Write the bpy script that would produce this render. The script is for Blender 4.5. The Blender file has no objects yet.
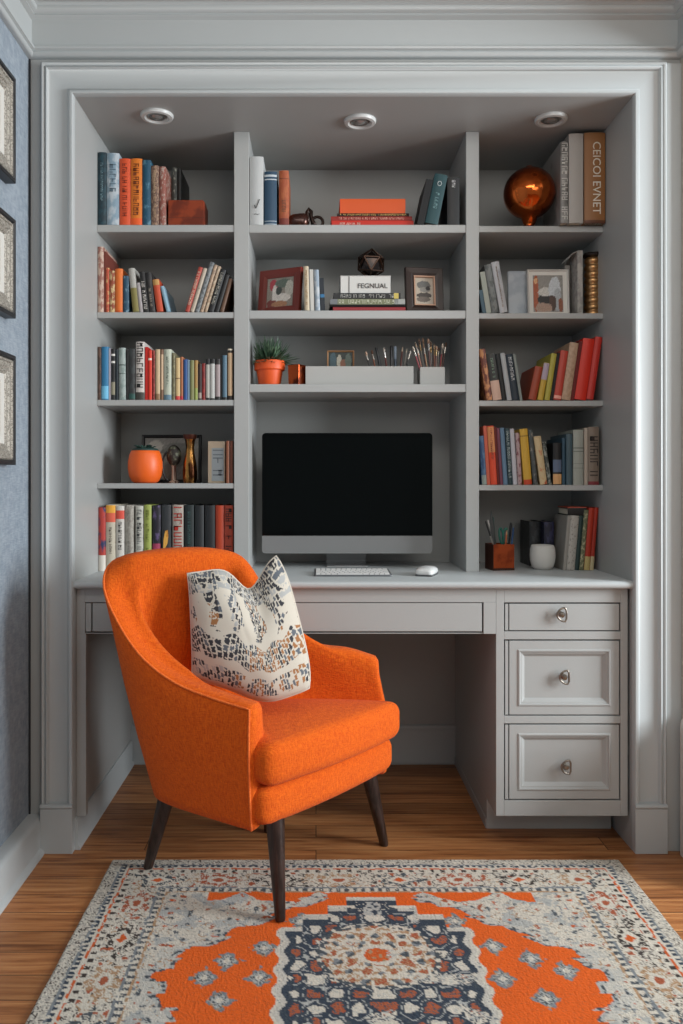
import bpy, bmesh, math, random
from mathutils import Vector, Matrix, noise

# ------------------------------------------------------------------ camera frame
D = 2.3            # distance from the lens to the plane of the alcove opening
F = 357.0          # pixels per metre in that plane
VX, VY = 316.0, 480.0
CZ = 370.0 / F
C = bpy.context.scene.collection
rnd = random.Random(7)

def S(Y): return D / (D + Y)
def wx(px, Y): return (px - VX) / (S(Y) * F)
def wz(py, Y): return CZ + (VY - py) / (S(Y) * F)
def lin(c):
    return c / 12.92 if c <= .04045 else ((c + .055) / 1.055) ** 2.4
def hx(h):
    h = h.lstrip('#')
    return tuple(lin(int(h[i:i + 2], 16) / 255) for i in (0, 2, 4))

# ------------------------------------------------------------------ materials
_m = {}
def mat(col, rough=.5, metal=0.0, mot=None, mscale=40, bump=0, bscale=400, coat=0, stretch=(1, 1, 1), mth=.5, name=None):
    key = (col, rough, metal, mot, mscale, bump, bscale, coat, stretch, mth)
    if key in _m: return _m[key]
    m = bpy.data.materials.new(name or 'paint_' + col); m.use_nodes = True
    n = m.node_tree.nodes; l = m.node_tree.links; b = n['Principled BSDF']
    b.inputs['Base Color'].default_value = (*hx(col), 1)
    b.inputs['Roughness'].default_value = rough
    b.inputs['Metallic'].default_value = metal
    b.inputs['Coat Weight'].default_value = coat
    tc = n.new('ShaderNodeTexCoord'); mp = n.new('ShaderNodeMapping'); mp.inputs['Scale'].default_value = stretch
    l.new(tc.outputs['Object'], mp.inputs['Vector'])
    if mot:
        nz = n.new('ShaderNodeTexNoise'); nz.inputs['Scale'].default_value = mscale; nz.inputs['Detail'].default_value = 4
        l.new(mp.outputs[0], nz.inputs['Vector'])
        r = n.new('ShaderNodeValToRGB'); r.color_ramp.elements[0].position = mth - .04; r.color_ramp.elements[1].position = mth + .06
        r.color_ramp.elements[0].color = (*hx(col), 1); r.color_ramp.elements[1].color = (*hx(mot), 1)
        l.new(nz.outputs['Fac'], r.inputs[0]); l.new(r.outputs[0], b.inputs['Base Color'])
    if bump:
        nb = n.new('ShaderNodeTexNoise'); nb.inputs['Scale'].default_value = bscale; nb.inputs['Detail'].default_value = 3
        l.new(mp.outputs[0], nb.inputs['Vector'])
        bp = n.new('ShaderNodeBump'); bp.inputs['Strength'].default_value = bump; bp.inputs['Distance'].default_value = .002
        l.new(nb.outputs['Fac'], bp.inputs['Height']); l.new(bp.outputs[0], b.inputs['Normal'])
    _m[key] = m
    return m

def mat_attr(name, rough=.8, bump=0, bscale=500, metal=0):
    m = bpy.data.materials.new(name); m.use_nodes = True
    n = m.node_tree.nodes; l = m.node_tree.links; b = n['Principled BSDF']
    a = n.new('ShaderNodeVertexColor'); a.layer_name = 'Col'
    l.new(a.outputs['Color'], b.inputs['Base Color'])
    b.inputs['Roughness'].default_value = rough; b.inputs['Metallic'].default_value = metal
    if bump:
        tc = n.new('ShaderNodeTexCoord')
        nb = n.new('ShaderNodeTexNoise'); nb.inputs['Scale'].default_value = bscale; nb.inputs['Detail'].default_value = 3
        l.new(tc.outputs['Object'], nb.inputs['Vector'])
        bp = n.new('ShaderNodeBump'); bp.inputs['Strength'].default_value = bump; bp.inputs['Distance'].default_value = .003
        l.new(nb.outputs['Fac'], bp.inputs['Height']); l.new(bp.outputs[0], b.inputs['Normal'])
    return m

PAINT = mat('A3A5A4', .42, bump=.08, bscale=220, name='cabinet_paint')
PAINT_IN = PAINT
TRIMP = mat('B0B5B6', .38, bump=.06, bscale=200, name='trim_paint')
CEILP = mat('B9BCBB', .7, name='ceiling_paint')
DARK = mat('17181A', .5)
PAGES = mat('D8D0BD', .9, mot='B9AF9A', mscale=300, stretch=(8, .2, .2))
PICT = mat_attr('picture_print', .35)

def fabric_material(name, c1, c2, scale, rough=.9, bump=.5):
    m = bpy.data.materials.new(name); m.use_nodes = True
    n = m.node_tree.nodes; l = m.node_tree.links; b = n['Principled BSDF']
    tc = n.new('ShaderNodeTexCoord')
    outs = []
    for st in ((scale, scale * .12, scale * .12), (scale * .12, scale * .12, scale), (scale * .12, scale, scale * .12)):
        mp = n.new('ShaderNodeMapping'); mp.inputs['Scale'].default_value = st
        l.new(tc.outputs['Object'], mp.inputs['Vector'])
        z = n.new('ShaderNodeTexNoise'); z.inputs['Scale'].default_value = 1; z.inputs['Detail'].default_value = 2
        l.new(mp.outputs[0], z.inputs['Vector']); outs.append(z.outputs['Fac'])
    a = n.new('ShaderNodeMath'); a.operation = 'ADD'; l.new(outs[0], a.inputs[0]); l.new(outs[1], a.inputs[1])
    a2 = n.new('ShaderNodeMath'); a2.operation = 'ADD'; l.new(a.outputs[0], a2.inputs[0]); l.new(outs[2], a2.inputs[1])
    r = n.new('ShaderNodeMapRange'); r.inputs['From Min'].default_value = 1.15; r.inputs['From Max'].default_value = 1.85
    l.new(a2.outputs[0], r.inputs['Value'])
    mx = n.new('ShaderNodeMix'); mx.data_type = 'RGBA'
    mx.inputs['A'].default_value = (*hx(c1), 1); mx.inputs['B'].default_value = (*hx(c2), 1)
    l.new(r.outputs[0], mx.inputs['Factor']); l.new(mx.outputs['Result'], b.inputs['Base Color'])
    bp = n.new('ShaderNodeBump'); bp.inputs['Strength'].default_value = bump; bp.inputs['Distance'].default_value = .002
    l.new(r.outputs[0], bp.inputs['Height']); l.new(bp.outputs[0], b.inputs['Normal'])
    b.inputs['Roughness'].default_value = rough
    b.inputs['Sheen Weight'].default_value = .04
    b.inputs['Specular IOR Level'].default_value = .25
    return m

def floor_material():
    m = bpy.data.materials.new('oak_boards'); m.use_nodes = True
    n = m.node_tree.nodes; l = m.node_tree.links; b = n['Principled BSDF']
    tc = n.new('ShaderNodeTexCoord')
    br = n.new('ShaderNodeTexBrick'); br.inputs['Scale'].default_value = 1
    br.inputs['Brick Width'].default_value = 1.3; br.inputs['Row Height'].default_value = .083
    br.inputs['Mortar Size'].default_value = .0012; br.inputs['Mortar Smooth'].default_value = .2
    br.inputs['Color1'].default_value = (0, 0, 0, 1); br.inputs['Color2'].default_value = (1, 1, 1, 1); br.inputs['Mortar'].default_value = (.5, .5, .5, 1)
    br.offset = .37; br.offset_frequency = 2
    l.new(tc.outputs['Object'], br.inputs['Vector'])
    # offset the grain board by board
    vm = n.new('ShaderNodeVectorMath'); vm.operation = 'MULTIPLY_ADD'
    l.new(br.outputs['Color'], vm.inputs[0]); vm.inputs[1].default_value = (7, 3, 5); l.new(tc.outputs['Object'], vm.inputs[2])
    mp = n.new('ShaderNodeMapping'); mp.inputs['Scale'].default_value = (2.2, 26, 1); l.new(vm.outputs[0], mp.inputs['Vector'])
    g = n.new('ShaderNodeTexNoise'); g.inputs['Scale'].default_value = 1.6; g.inputs['Detail'].default_value = 8; g.inputs['Distortion'].default_value = .9
    l.new(mp.outputs[0], g.inputs['Vector'])
    mp2 = n.new('ShaderNodeMapping'); mp2.inputs['Scale'].default_value = (12, 300, 1); l.new(vm.outputs[0], mp2.inputs['Vector'])
    g2 = n.new('ShaderNodeTexNoise'); g2.inputs['Scale'].default_value = 1; g2.inputs['Detail'].default_value = 3
    l.new(mp2.outputs[0], g2.inputs['Vector'])
    mp3 = n.new('ShaderNodeMapping'); mp3.inputs['Scale'].default_value = (1.1, 9, 1); l.new(vm.outputs[0], mp3.inputs['Vector'])
    wv = n.new('ShaderNodeTexWave'); wv.wave_type = 'BANDS'; wv.bands_direction = 'Y'; wv.inputs['Scale'].default_value = 1.6
    wv.inputs['Distortion'].default_value = 9; wv.inputs['Detail'].default_value = 3; wv.inputs['Detail Scale'].default_value = 1.2
    l.new(mp3.outputs[0], wv.inputs['Vector'])
    s = n.new('ShaderNodeMath'); s.operation = 'MULTIPLY_ADD'; s.inputs[1].default_value = .3; l.new(g2.outputs['Fac'], s.inputs[0]); l.new(g.outputs['Fac'], s.inputs[2])
    s2 = n.new('ShaderNodeMath'); s2.operation = 'MULTIPLY_ADD'; s2.inputs[1].default_value = .12; l.new(wv.outputs['Fac'], s2.inputs[0]); l.new(s.outputs[0], s2.inputs[2])
    r = n.new('ShaderNodeValToRGB'); e = r.color_ramp.elements
    e[0].position = .42; e[0].color = (*hx('744424'), 1); e[1].position = .98; e[1].color = (*hx('CC915C'), 1)
    k = e.new(.66); k.color = (*hx('AA6E40'), 1)
    l.new(s2.outputs[0], r.inputs[0])
    hs = n.new('ShaderNodeHueSaturation'); l.new(r.outputs[0], hs.inputs['Color'])
    mr = n.new('ShaderNodeMapRange'); mr.inputs['To Min'].default_value = .68; mr.inputs['To Max'].default_value = 1.08
    l.new(br.outputs['Color'], mr.inputs['Value']); l.new(mr.outputs[0], hs.inputs['Value'])
    mx = n.new('ShaderNodeMix'); mx.data_type = 'RGBA'; l.new(br.outputs['Fac'], mx.inputs['Factor'])
    l.new(hs.outputs[0], mx.inputs['A']); mx.inputs['B'].default_value = (*hx('22130B'), 1)
    l.new(mx.outputs['Result'], b.inputs['Base Color'])
    b.inputs['Roughness'].default_value = .42
    bp = n.new('ShaderNodeBump'); bp.inputs['Strength'].default_value = .25; bp.inputs['Distance'].default_value = .002
    l.new(s2.outputs[0], bp.inputs['Height']); l.new(bp.outputs[0], b.inputs['Normal'])
    return m

# ------------------------------------------------------------------ mesh builder
class MB:
    def __init__(s): s.v = []; s.f = []; s.c = None
    def add(s, vs, fs):
        o = len(s.v); s.v += [tuple(p) for p in vs]; s.f += [tuple(i + o for i in f) for f in fs]; return s
    def box(s, x0, x1, y0, y1, z0, z1):
        return s.add([(x0, y0, z0), (x1, y0, z0), (x1, y1, z0), (x0, y1, z0), (x0, y0, z1), (x1, y0, z1), (x1, y1, z1), (x0, y1, z1)],
                     [(0, 3, 2, 1), (4, 5, 6, 7), (0, 1, 5, 4), (1, 2, 6, 5), (2, 3, 7, 6), (3, 0, 4, 7)])
    def rings(s, rings, closed=True, cap=True):
        n = len(rings[0]); vs = [p for r in rings for p in r]; fs = []
        for i in range(len(rings) - 1):
            for j in range(n if closed else n - 1):
                a = i * n + j; b = i * n + (j + 1) % n
                fs.append((a, b, b + n, a + n))
        if cap and closed:
            fs.append(tuple(range(n - 1, -1, -1))); k = (len(rings) - 1) * n
            fs.append(tuple(range(k, k + n)))
        return s.add(vs, fs)
    def prism(s, poly, axis, a, b):      # poly: (p, q) in the plane across the axis
        def mk(p, q, t): return (t, p, q) if axis == 'x' else ((p, t, q) if axis == 'y' else (p, q, t))
        return s.rings([[mk(p, q, a) for p, q in poly], [mk(p, q, b) for p, q in poly]])
    def lathe(s, prof, cx=0, cy=0, n=32, z=0, cap=True):
        return s.rings([[(cx + r * math.cos(2 * math.pi * k / n), cy + r * math.sin(2 * math.pi * k / n), z + h) for k in range(n)] for r, h in prof], cap=cap)
    def tube(s, pts, r, n=8, closed=False):
        pts = [Vector(p) for p in pts]; rr = r if isinstance(r, (list, tuple)) else [r] * len(pts)
        rings = []; up = None; m = len(pts)
        for i, p in enumerate(pts):
            if closed: t = pts[(i + 1) % m] - pts[i - 1]
            else: t = pts[min(i + 1, m - 1)] - pts[max(i - 1, 0)]
            t.normalize()
            if up is None:
                up = Vector((0, 0, 1)) if abs(t.z) < .9 else Vector((1, 0, 0))
            a = (up - t * up.dot(t)).normalized(); up = a; b = t.cross(a)
            rings.append([tuple(p + a * rr[i] * math.cos(2 * math.pi * k / n) + b * rr[i] * math.sin(2 * math.pi * k / n)) for k in range(n)])
        if closed: rings.append(rings[0]); return s.rings(rings, cap=False)
        return s.rings(rings)
    def rbox(s, hx_, hy, hz, r, n=10, warp=None):
        # rounded box centred on the origin
        vs = []; fs = []; idx = {}
        def pt(p):
            k = tuple(round(c, 5) for c in p)
            if k in idx: return idx[k]
            h = (hx_, hy, hz); P = Vector([p[i] * h[i] for i in range(3)])
            q = Vector([max(-(h[i] - r), min(h[i] - r, P[i])) for i in range(3)]); d = P - q
            o = q + (d.normalized() * r if d.length > 1e-9 else d)
            if warp: o = Vector(warp(o.x / hx_, o.y / hy, o.z / hz))
            idx[k] = len(vs); vs.append(tuple(o)); return idx[k]
        def smp(i, h):
            t = i / n * 2 - 1
            # denser samples near the rim
            return math.copysign(1 - (1 - abs(t)) ** 1.6, t)
        for ax in range(3):
            for sg in (-1, 1):
                for i in range(n):
                    for j in range(n):
                        q = []
                        for (a, b) in ((i, j), (i + 1, j), (i + 1, j + 1), (i, j + 1)):
                            p = [0, 0, 0]; p[ax] = sg; p[(ax + 1) % 3] = smp(a, 0); p[(ax + 2) % 3] = smp(b, 0); q.append(pt(p))
                        fs.append(tuple(q) if sg > 0 else tuple(reversed(q)))
        return s.add(vs, fs)
    def build(s, name, m, parent=None, smooth=False, bevel=0, loc=None, sub=0, angle=35):
        me = bpy.data.meshes.new(name); me.from_pydata(s.v, [], s.f); me.validate()
        bm = bmesh.new(); bm.from_mesh(me); bmesh.ops.recalc_face_normals(bm, faces=bm.faces); bm.to_mesh(me); bm.free()
        me.materials.append(m)
        o = bpy.data.objects.new(name, me); C.objects.link(o)
        if parent: o.parent = parent
        if loc: o.location = loc
        if bevel:
            b = o.modifiers.new('bevel', 'BEVEL'); b.width = bevel; b.segments = 2; b.limit_method = 'ANGLE'; b.angle_limit = math.radians(40)
        if sub:
            q = o.modifiers.new('sub', 'SUBSURF'); q.levels = q.render_levels = sub
        if smooth:
            for p in me.polygons: p.use_smooth = True
            if smooth == 'auto':
                bm = bmesh.new(); bm.from_mesh(me)
                for e in bm.edges:
                    if len(e.link_faces) == 2 and e.calc_face_angle(0) > math.radians(angle): e.smooth = False
                bm.to_mesh(me); bm.free()
        return o

LABELS = set()
def tag(o, label, cat, group=None, shared=False):
    if not shared:
        assert label not in LABELS, label
    LABELS.add(label)
    nw = len(label.split()); assert 4 <= nw <= 16, (nw, label)
    o['label'] = label; o['category'] = cat
    if group: o['group'] = group
    return o
def empty(name, loc=(0, 0, 0), rot=(0, 0, 0)):
    o = bpy.data.objects.new(name, None); C.objects.link(o); o.location = loc; o.rotation_euler = rot; return o
def struct(o): o['kind'] = 'structure'; return o

def paint_mesh(name, w, h, func, n, parent=None, m=None, y=0, x0=None, z0=0, m2=None):
    """upright printed sheet, w x h, colour from func(u, v)"""
    nx = n; nz = max(2, int(n * h / w)); x0 = -w / 2 if x0 is None else x0
    vs = [(x0 + w * i / nx, y, z0 + h * j / nz) for j in range(nz + 1) for i in range(nx + 1)]
    fs = [(j * (nx + 1) + i, j * (nx + 1) + i + 1, (j + 1) * (nx + 1) + i + 1, (j + 1) * (nx + 1) + i) for j in range(nz) for i in range(nx)]
    me = bpy.data.meshes.new(name); me.from_pydata(vs, [], fs); me.materials.append(m or PICT)
    ca = me.color_attributes.new('Col', 'FLOAT_COLOR', 'POINT')
    for j in range(nz + 1):
        for i in range(nx + 1):
            ca.data[j * (nx + 1) + i].color = (*func(i / nx, j / nz), 1)
    o = bpy.data.objects.new(name, me); C.objects.link(o)
    if parent: o.parent = parent
    return o

def text_mesh(name, body, size, m, parent, loc, rot, extrude=.0006):
    cu = bpy.data.curves.new(name, 'FONT'); cu.body = body; cu.size = size; cu.extrude = extrude
    cu.align_x = 'CENTER'; cu.align_y = 'CENTER'; cu.resolution_u = 3
    t = bpy.data.objects.new(name + '_tmp', cu); C.objects.link(t)
    dg = bpy.context.evaluated_depsgraph_get(); dg.update()
    me = bpy.data.meshes.new_from_object(t.evaluated_get(dg)); me.name = name
    bpy.data.objects.remove(t); bpy.data.curves.remove(cu)
    me.materials.clear(); me.materials.append(m)
    o = bpy.data.objects.new(name, me); C.objects.link(o); o.parent = parent; o.location = loc; o.rotation_euler = rot
    return o
# ------------------------------------------------------------------ the setting
XL, XR = -.804, 1.02           # side walls of the room
OL, OR, OT = -.675, .885, 2.109  # alcove opening
ZC = 2.353
YK = .706                       # back of the kneehole
YS, YB = .228, .54              # shelf fronts and the bookcase back
YFRONT = -3.0

struct(MB().box(-2.2, 2.6, -4.2, .85, -.05, 0).build('floor', floor_material()))
struct(MB().box(XL - .1, 2.6, -4.2, 0, ZC, ZC + .08).build('ceiling', CEILP))
wallpaper = fabric_material('slate_blue_grasscloth', '7C8894', '99A3AD', 340, .95, .35)
struct(MB().box(XL - .1, XL, YFRONT, 0, 0, ZC).build('wall_left', wallpaper))
WR = mat('AFA69B', .8, bump=.05)
struct(MB().box(XR, XR + .1, -.03, 0, 0, ZC).build('wall_right', WR)); struct(MB().box(XR, XR + .1, -2.2, -.0302, 2.20, ZC).build('wall_right_lintel', WR)); struct(MB().box(XR, XR + .1, -.25, -.0302, 0, .39).build('wall_right_parapet', WR))
struct(MB().box(XL - .1, OL, 0, YK + .1, 0, OT).build('wall_niche_left', PAINT)); struct(MB().box(OR, XR + .1, 0, YK + .1, 0, OT).build('wall_niche_right', PAINT))
struct(MB().box(XL - .1, XR + .1, 0, YK + .1, OT, ZC + .08).build('wall_header', PAINT)); struct(MB().box(OL, OR, YK, YK + .1, 0, OT).build('wall_back', PAINT))

def profile_run(mb, prof, path, closed=False):
    """sweep (offset, rise) profile along a mitred path of (point, offset_dir, rise_dir)"""
    rings = []
    for P, a, b in path:
        P = Vector(P); a = Vector(a); b = Vector(b)
        rings.append([tuple(P + a * u + b * v) for u, v in prof])
    return mb.rings(rings)

struct(MB().box(XL, XL + .005, -.004, 0, .10, 2.215).build('corner_shade_strip', mat('26292E', .6)))  # dark strip coloured in for the shadow gap at the wall corner
# picture-frame casing around the opening, mitred at the top corners
CW = .090
casing = [(0, 0), (0, .014), (.003, .020), (.009, .021), (.013, .019), (.016, .013), (.019, .011), (.066, .011), (.069, .013), (.070, .020),
          (.073, .023), (.077, .021), (.079, .016), (.082, .021), (.086, .022), (CW, .017), (CW, 0)]
ZP = .137
mb = MB()
out = (0, -1, 0)
profile_run(mb, casing, [((OL, 0, ZP), (-1, 0, 0), out), ((OL, 0, OT), (-1, 0, 1), out), ((OR, 0, OT), (1, 0, 1), out), ((OR, 0, ZP), (1, 0, 0), out)])
struct(mb.build('trim_1', TRIMP, smooth='auto', angle=50))
mb = MB()
pl = [(0, 0), (0, .024), (CW, .024), (CW, 0)]
for X, sg in ((OL, -1), (OR, 1)):
    a, b = (X, X + sg * CW) if sg > 0 else (X + sg * CW, X)
    mb.box(a, b, -.026, 0, 0, ZP - .012)
    mb.prism([(-.026, ZP - .012), (-.030, ZP - .008), (-.029, ZP - .002), (-.024, ZP), (0, ZP), (0, ZP - .012)], 'x', a, b)
struct(mb.build('trim_2', TRIMP, bevel=.0015))
# board against the side walls beside the casing
struct(MB().box(OR + CW, XR, -.008, 0, 0, 2.2).build('trim_3', TRIMP, bevel=.001))

# crown: stepped board with beads, left wall + back wall + right wall
crown = [(0, 2.214), (.010, 2.214), (.016, 2.219), (.018, 2.225), (.014, 2.229), (.014, 2.231), (.022, 2.234), (.023, 2.240), (.016, 2.244), (.012, 2.246),
         (.012, 2.318), (.018, 2.321), (.024, 2.325), (.022, 2.331), (.030, 2.335), (.034, 2.342), (.033, 2.348), (.040, 2.353), (0, 2.353)]
def crown_path(P, dx, dy): return [(P[0] + dx * u, P[1] + dy * u, z) for u, z in crown]
mb = MB(); mb.rings([crown_path((XL, YFRONT), 1, 0), crown_path((XL, 0), 1, -1), crown_path((XR, 0), -1, -1), crown_path((XR, -2.2), -1, 0)])
struct(mb.build('trim_4', TRIMP, smooth='auto', angle=50))

base = [(0, 0), (.052, 0), (.052, .004), (.048, .012), (.041, .016), (.040, .018), (.040, .088), (.036, .096), (.026, .100), (0, .102)]
mb = MB(); mb.rings([[(XL + u, YFRONT, z) for u, z in base], [(XL + u, -.0005, z) for u, z in base]])
struct(mb.build('baseboard_left', TRIMP, smooth='auto', angle=50))
mb = MB(); b2 = [(0, 0), (.022, 0), (.022, .36), (.018, .372), (.012, .376), (0, .38)]
mb.rings([[(XR - u * .6, -.03, z) for u, z in b2], [(XR - u * .6, -.25, z) for u, z in b2]])
struct(mb.build('baseboard_right', mat('CBC7C0', .5), smooth='auto', angle=50))
# baseboards inside the kneehole
bb = [(0, 0), (.016, 0), (.016, .012), (.012, .018), (.012, .115), (.009, .125), (.011, .130), (.006, .140), (0, .143)]
mb = MB(); mb.rings([[(OL + .0, YK - u, z) for u, z in bb], [(OR, YK - u, z) for u, z in bb]])
struct(mb.build('baseboard_back', TRIMP, smooth='auto', angle=50))
bl = [(0, 0), (.014, 0), (.014, .008), (.008, .014), (.008, .080), (.004, .088), (0, .088)]
mb = MB(); mb.rings([[(OL + u, .0, z) for u, z in bl], [(OL + u, YK - .017, z) for u, z in bl]])
struct(mb.build('baseboard_niche', TRIMP, smooth='auto', angle=50))

# ------------------------------------------------------------------ bookcase
ZD = wz(581, 0)     # worktop height
bc = tag(empty('bookcase', (0, YB, ZD)), 'built-in grey painted bookcase with two uprights filling the alcove above the worktop', 'bookcase')
def bpart(mb, name, m=PAINT, bevel=.0015): 
    o = mb.build(name, m, bc, bevel=bevel); o.location = (0, -YB, -ZD); return o
bpart(MB().box(OL, OR, YB, YB + .012, ZD, OT), 'back_panel')
L0, L1 = wx(234, YS), wx(249, YS); R0, R1 = wx(466, YS), wx(479, YS)
bpart(MB().box(L0, L1, YS, YB, ZD, OT), 'upright'); bpart(MB().box(R0, R1, YS, YB, ZD, OT), 'upright')
SH = {}
def shelf(key, xa, xb, yt, yb):
    SH[key] = wz(yt, YS)
    bpart(MB().box(xa, xb, YS + .002, YB, wz(yb, YS), wz(yt, YS)), 'shelf')
    # support batten under the shelf at its ends
    return
for i, (a, b) in enumerate(((224.6, 231.8), (312, 318), (399.8, 405.6), (483.3, 488.5))): shelf('L%d' % i, OL, L0, a, b)
for i, (a, b) in enumerate(((224.5, 232.5), (310.3, 318.5), (384, 392))): shelf('M%d' % i, L1, R0, a, b)
for i, (a, b) in enumerate(((225.6, 232), (313, 318.5), (400.5, 406), (485, 490.5))): shelf('R%d' % i, R1, OR, a, b)
SH['LD'] = SH['RD'] = SH['MD'] = ZD

# ------------------------------------------------------------------ worktop and drawers
mb = MB()
zt, zb = ZD, ZD - .021
mb.prism([(-.004, zb), (-.010, zb + .004), (-.012, zb + .0105), (-.010, zt - .004), (-.004, zt), (YB + .012, zt), (YB + .012, zb)], 'x', OL, OR)
tag(mb.build('worktop', TRIMP, smooth='auto', angle=40), 'long light grey painted worktop with rounded front edge running across the alcove', 'worktop')

YP = .015       # face of the drawer cabinets
def X(px): return wx(px, YP)
def Z(py): return wz(py, YP)
GAP = .0035
def panel_face(mb, x0, x1, z0, z1, y, th, frame=0, deep=.010):
    """flat slab front, or frame with stepped recessed field"""
    if not frame:
        mb.box(x0, x1, y, y + th, z0, z1); return
    def rect(i, yy): return [(x0 + i, yy, z0 + i), (x1 - i, yy, z0 + i), (x1 - i, yy, z1 - i), (x0 + i, yy, z1 - i)]
    f = frame
    rs = [rect(0, y + th), rect(0, y), rect(f - .002, y), rect(f, y - .003), rect(f + .004, y - .003), rect(f + .006, y + .001), rect(f + .010, y + .002), rect(f + .019, y + deep), rect(f + .021, y + deep)]
    mb.rings(rs)
def knob(parent, x, z, y, w=.018, h=.019):
    met = mat('8C857C', .28, 1.0)
    k = MB(); pts = []
    for i in range(15):
        a = math.radians(96 + i * 12); pts.append((x + .009 + math.cos(a) * .024, y - .017, z + math.sin(a) * .0195))
    pts += [(x + .0105, y - .017, z - .012), (x + .0105, y - .017, z), (x + .0105, y - .017, z + .012)]
    k.tube(pts, .0028, 8, closed=True)
    o = k.build('pull_ring', met, None, smooth=True)
    k2 = MB()
    k2.rings([[(x - w * .12 + r * math.cos(t * math.pi / 10), y - d, z + r * math.sin(t * math.pi / 10)) for t in range(20)]
              for r, d in ((.008, 0), (.007, .003), (.0045, .005), (.0045, .012), (.008, .015), (.0085, .018), (.006, .021), (.002, .022))])
    b = k2.build('knob', met, parent, smooth='auto'); o.name = 'knob_rim'; o.parent = parent
    return b

ped = tag(empty('drawer_cabinet', (X(560), .3, 0)), 'grey painted three-drawer cabinet under the right end of the worktop', 'cabinet')
def rel(o, root): o.location = -Vector(root.location); return o
PX0, PX1 = X(496), X(627.8)
zface = Z(816); ztop = ZD - .0215
m_ = MB()
m_.box(PX0, PX0 + .018, YP + .02, YK - .02, zface, ztop)          # left side
m_.box(PX1 - .018, PX1, YP + .02, YK - .02, zface, ztop)
m_.box(PX0 + .018, PX1 - .018, YP + .02, YK - .02, zface, zface + .018)
m_.box(PX0 + .018, PX1 - .018, YK - .04, YK - .03, zface, ztop)
# face frame: stiles and rails
s0, s1 = X(504), X(620.5)
m_.box(PX0, s0 - .0, YP, YP + .02, zface, ztop); m_.box(s1, PX1, YP, YP + .02, zface, ztop)
rails = [(zface, Z(800.5)), (Z(723.5), Z(716)), (Z(639.5), Z(631.5)), (Z(602.5), ztop)]
for a, b in rails: m_.box(s0, s1, YP, YP + .02, min(a, b), max(a, b))
rel(m_.build('cabinet_frame', PAINT, ped, bevel=.001), ped)
# recessed plinth and skirt along the side
t_ = MB(); t_.box(PX0, PX1 - .002, .14, .155, 0, zface); t_.box(PX0, PX0 + .018, .155, YK - .02, 0, zface); t_.box(PX0 - .003, PX0, .142, YK - .02, 0, .03)
rel(t_.build('plinth', PAINT, ped, bevel=.001), ped)
for (ya, yb, fr, kx, ky) in ((603.3, 631, 0, 561, 613.8), (640.3, 715.4, .026, 564.6, 676.8), (724.3, 799.8, .026, 566.3, 766.5)):
    d = MB(); z0, z1 = Z(yb) + GAP / 2, Z(ya) - GAP / 2
    panel_face(d, X(509.3), s1 - GAP, z0, z1, YP + .001, .018, fr)
    d.box(X(509.3) + .01, s1 - .012, YP + .02, .5, z0 + .004, z1 - .012)   # drawer box behind
    o = rel(d.build('drawer', PAINT, ped, bevel=.001), ped)
    st = MB().box(s0 + GAP, X(508.3), YP + .001, YP + .018, z0, z1)
    kx_, kz_ = X(kx), Z(ky)
    rel(st.build('side_strip', PAINT, ped), ped)
    yk = YP + (.011 if fr else .001)
    knob(o, kx_, kz_, yk)

desk = tag(empty('desk_frame', (X(280), .3, .6)), 'grey painted apron with one long drawer under the worktop over the kneehole', 'desk')
m_ = MB(); zb_ = Z(634)
m_.box(OL, X(86), YP, YP + .02, .089, zb_); m_.box(OL, X(85), YP, YP + .02, zb_, ztop)
m_.box(X(85), PX0 - .0005, YP, YP + .02, Z(602.4), ztop); m_.box(X(483.5), PX0 - .0005, YP, YP + .02, zb_, Z(602.4))
m_.box(X(85), X(483.5), YP + .02, YP + .03, zb_ + .006, Z(602)); m_.box(X(85), X(483.5), YP + .003, YP + .02, zb_, zb_ + .0025)
m_.box(OL, PX0 - .001, YP + .03, YK - .02, ZD - .035, ztop)
rel(m_.build('apron', PAINT, desk, bevel=.001), desk)
d = MB(); panel_face(d, X(91.8) + GAP / 2, X(483.2) - GAP, Z(631.5), Z(603.2), YP + .001, .018)
rel(d.build('drawer', PAINT, desk, bevel=.001), desk)
d = MB().box(X(85.6), X(91), YP + .001, YP + .018, Z(631.5), Z(603.2)); rel(d.build('side_strip', PAINT, desk), desk)

# ------------------------------------------------------------------ downlights
for px, py, w_ in ((157, 115, 'first downlight from the left, in the ceiling above the blue and orange books'),
                   (360, 120.5, 'middle downlight in the alcove ceiling above the orange stacked books'),
                   (551, 118.5, 'downlight in the alcove ceiling above the round copper vase')):
    s = (480 - py) / (480 - 97); Y = D / s - D; x = (px - VX) / (s * F)
    e = tag(empty('downlight', (x, Y, OT)), w_, 'light', 'recessed downlights in the alcove ceiling')
    r = MB().lathe([(.030, 0), (.048, 0), (.048, -.004), (.045, -.009), (.036, -.010), (.032, -.006), (.030, -.002)], n=40)
    r.build('trim_ring', mat('C9CCCB', .35), e, smooth='auto')
    MB().lathe([(.030, -.0005), (.030, -.003), (.024, -.007), (.018, -.006)], n=32).build('inner_ring', mat('8E9190', .3, .6), e, smooth='auto')
    MB().lathe([(.018, -.001), (.017, -.006), (.010, -.009), (.003, -.010)], n=24).build('lens', mat('9A9C9A', .15, .3), e, smooth='auto')

# ------------------------------------------------------------------ books
def tone(c, k=.80):
    r = [int(255 * (x * 12.92 if x < .0031 else 1.055 * x ** (1 / 2.4) - .055) + .5) for x in [a * k for a in hx(c)]]
    return '%02X%02X%02X' % tuple(r)
def book_material(col, mot=None, sc=60, th=.52, rough=.55):
    col = tone(col); mot = tone(mot) if mot else None
    return mat(col, rough, mot=mot, mscale=sc, bump=.1, bscale=300, mth=th, stretch=(1.6, 1, 1))

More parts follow.
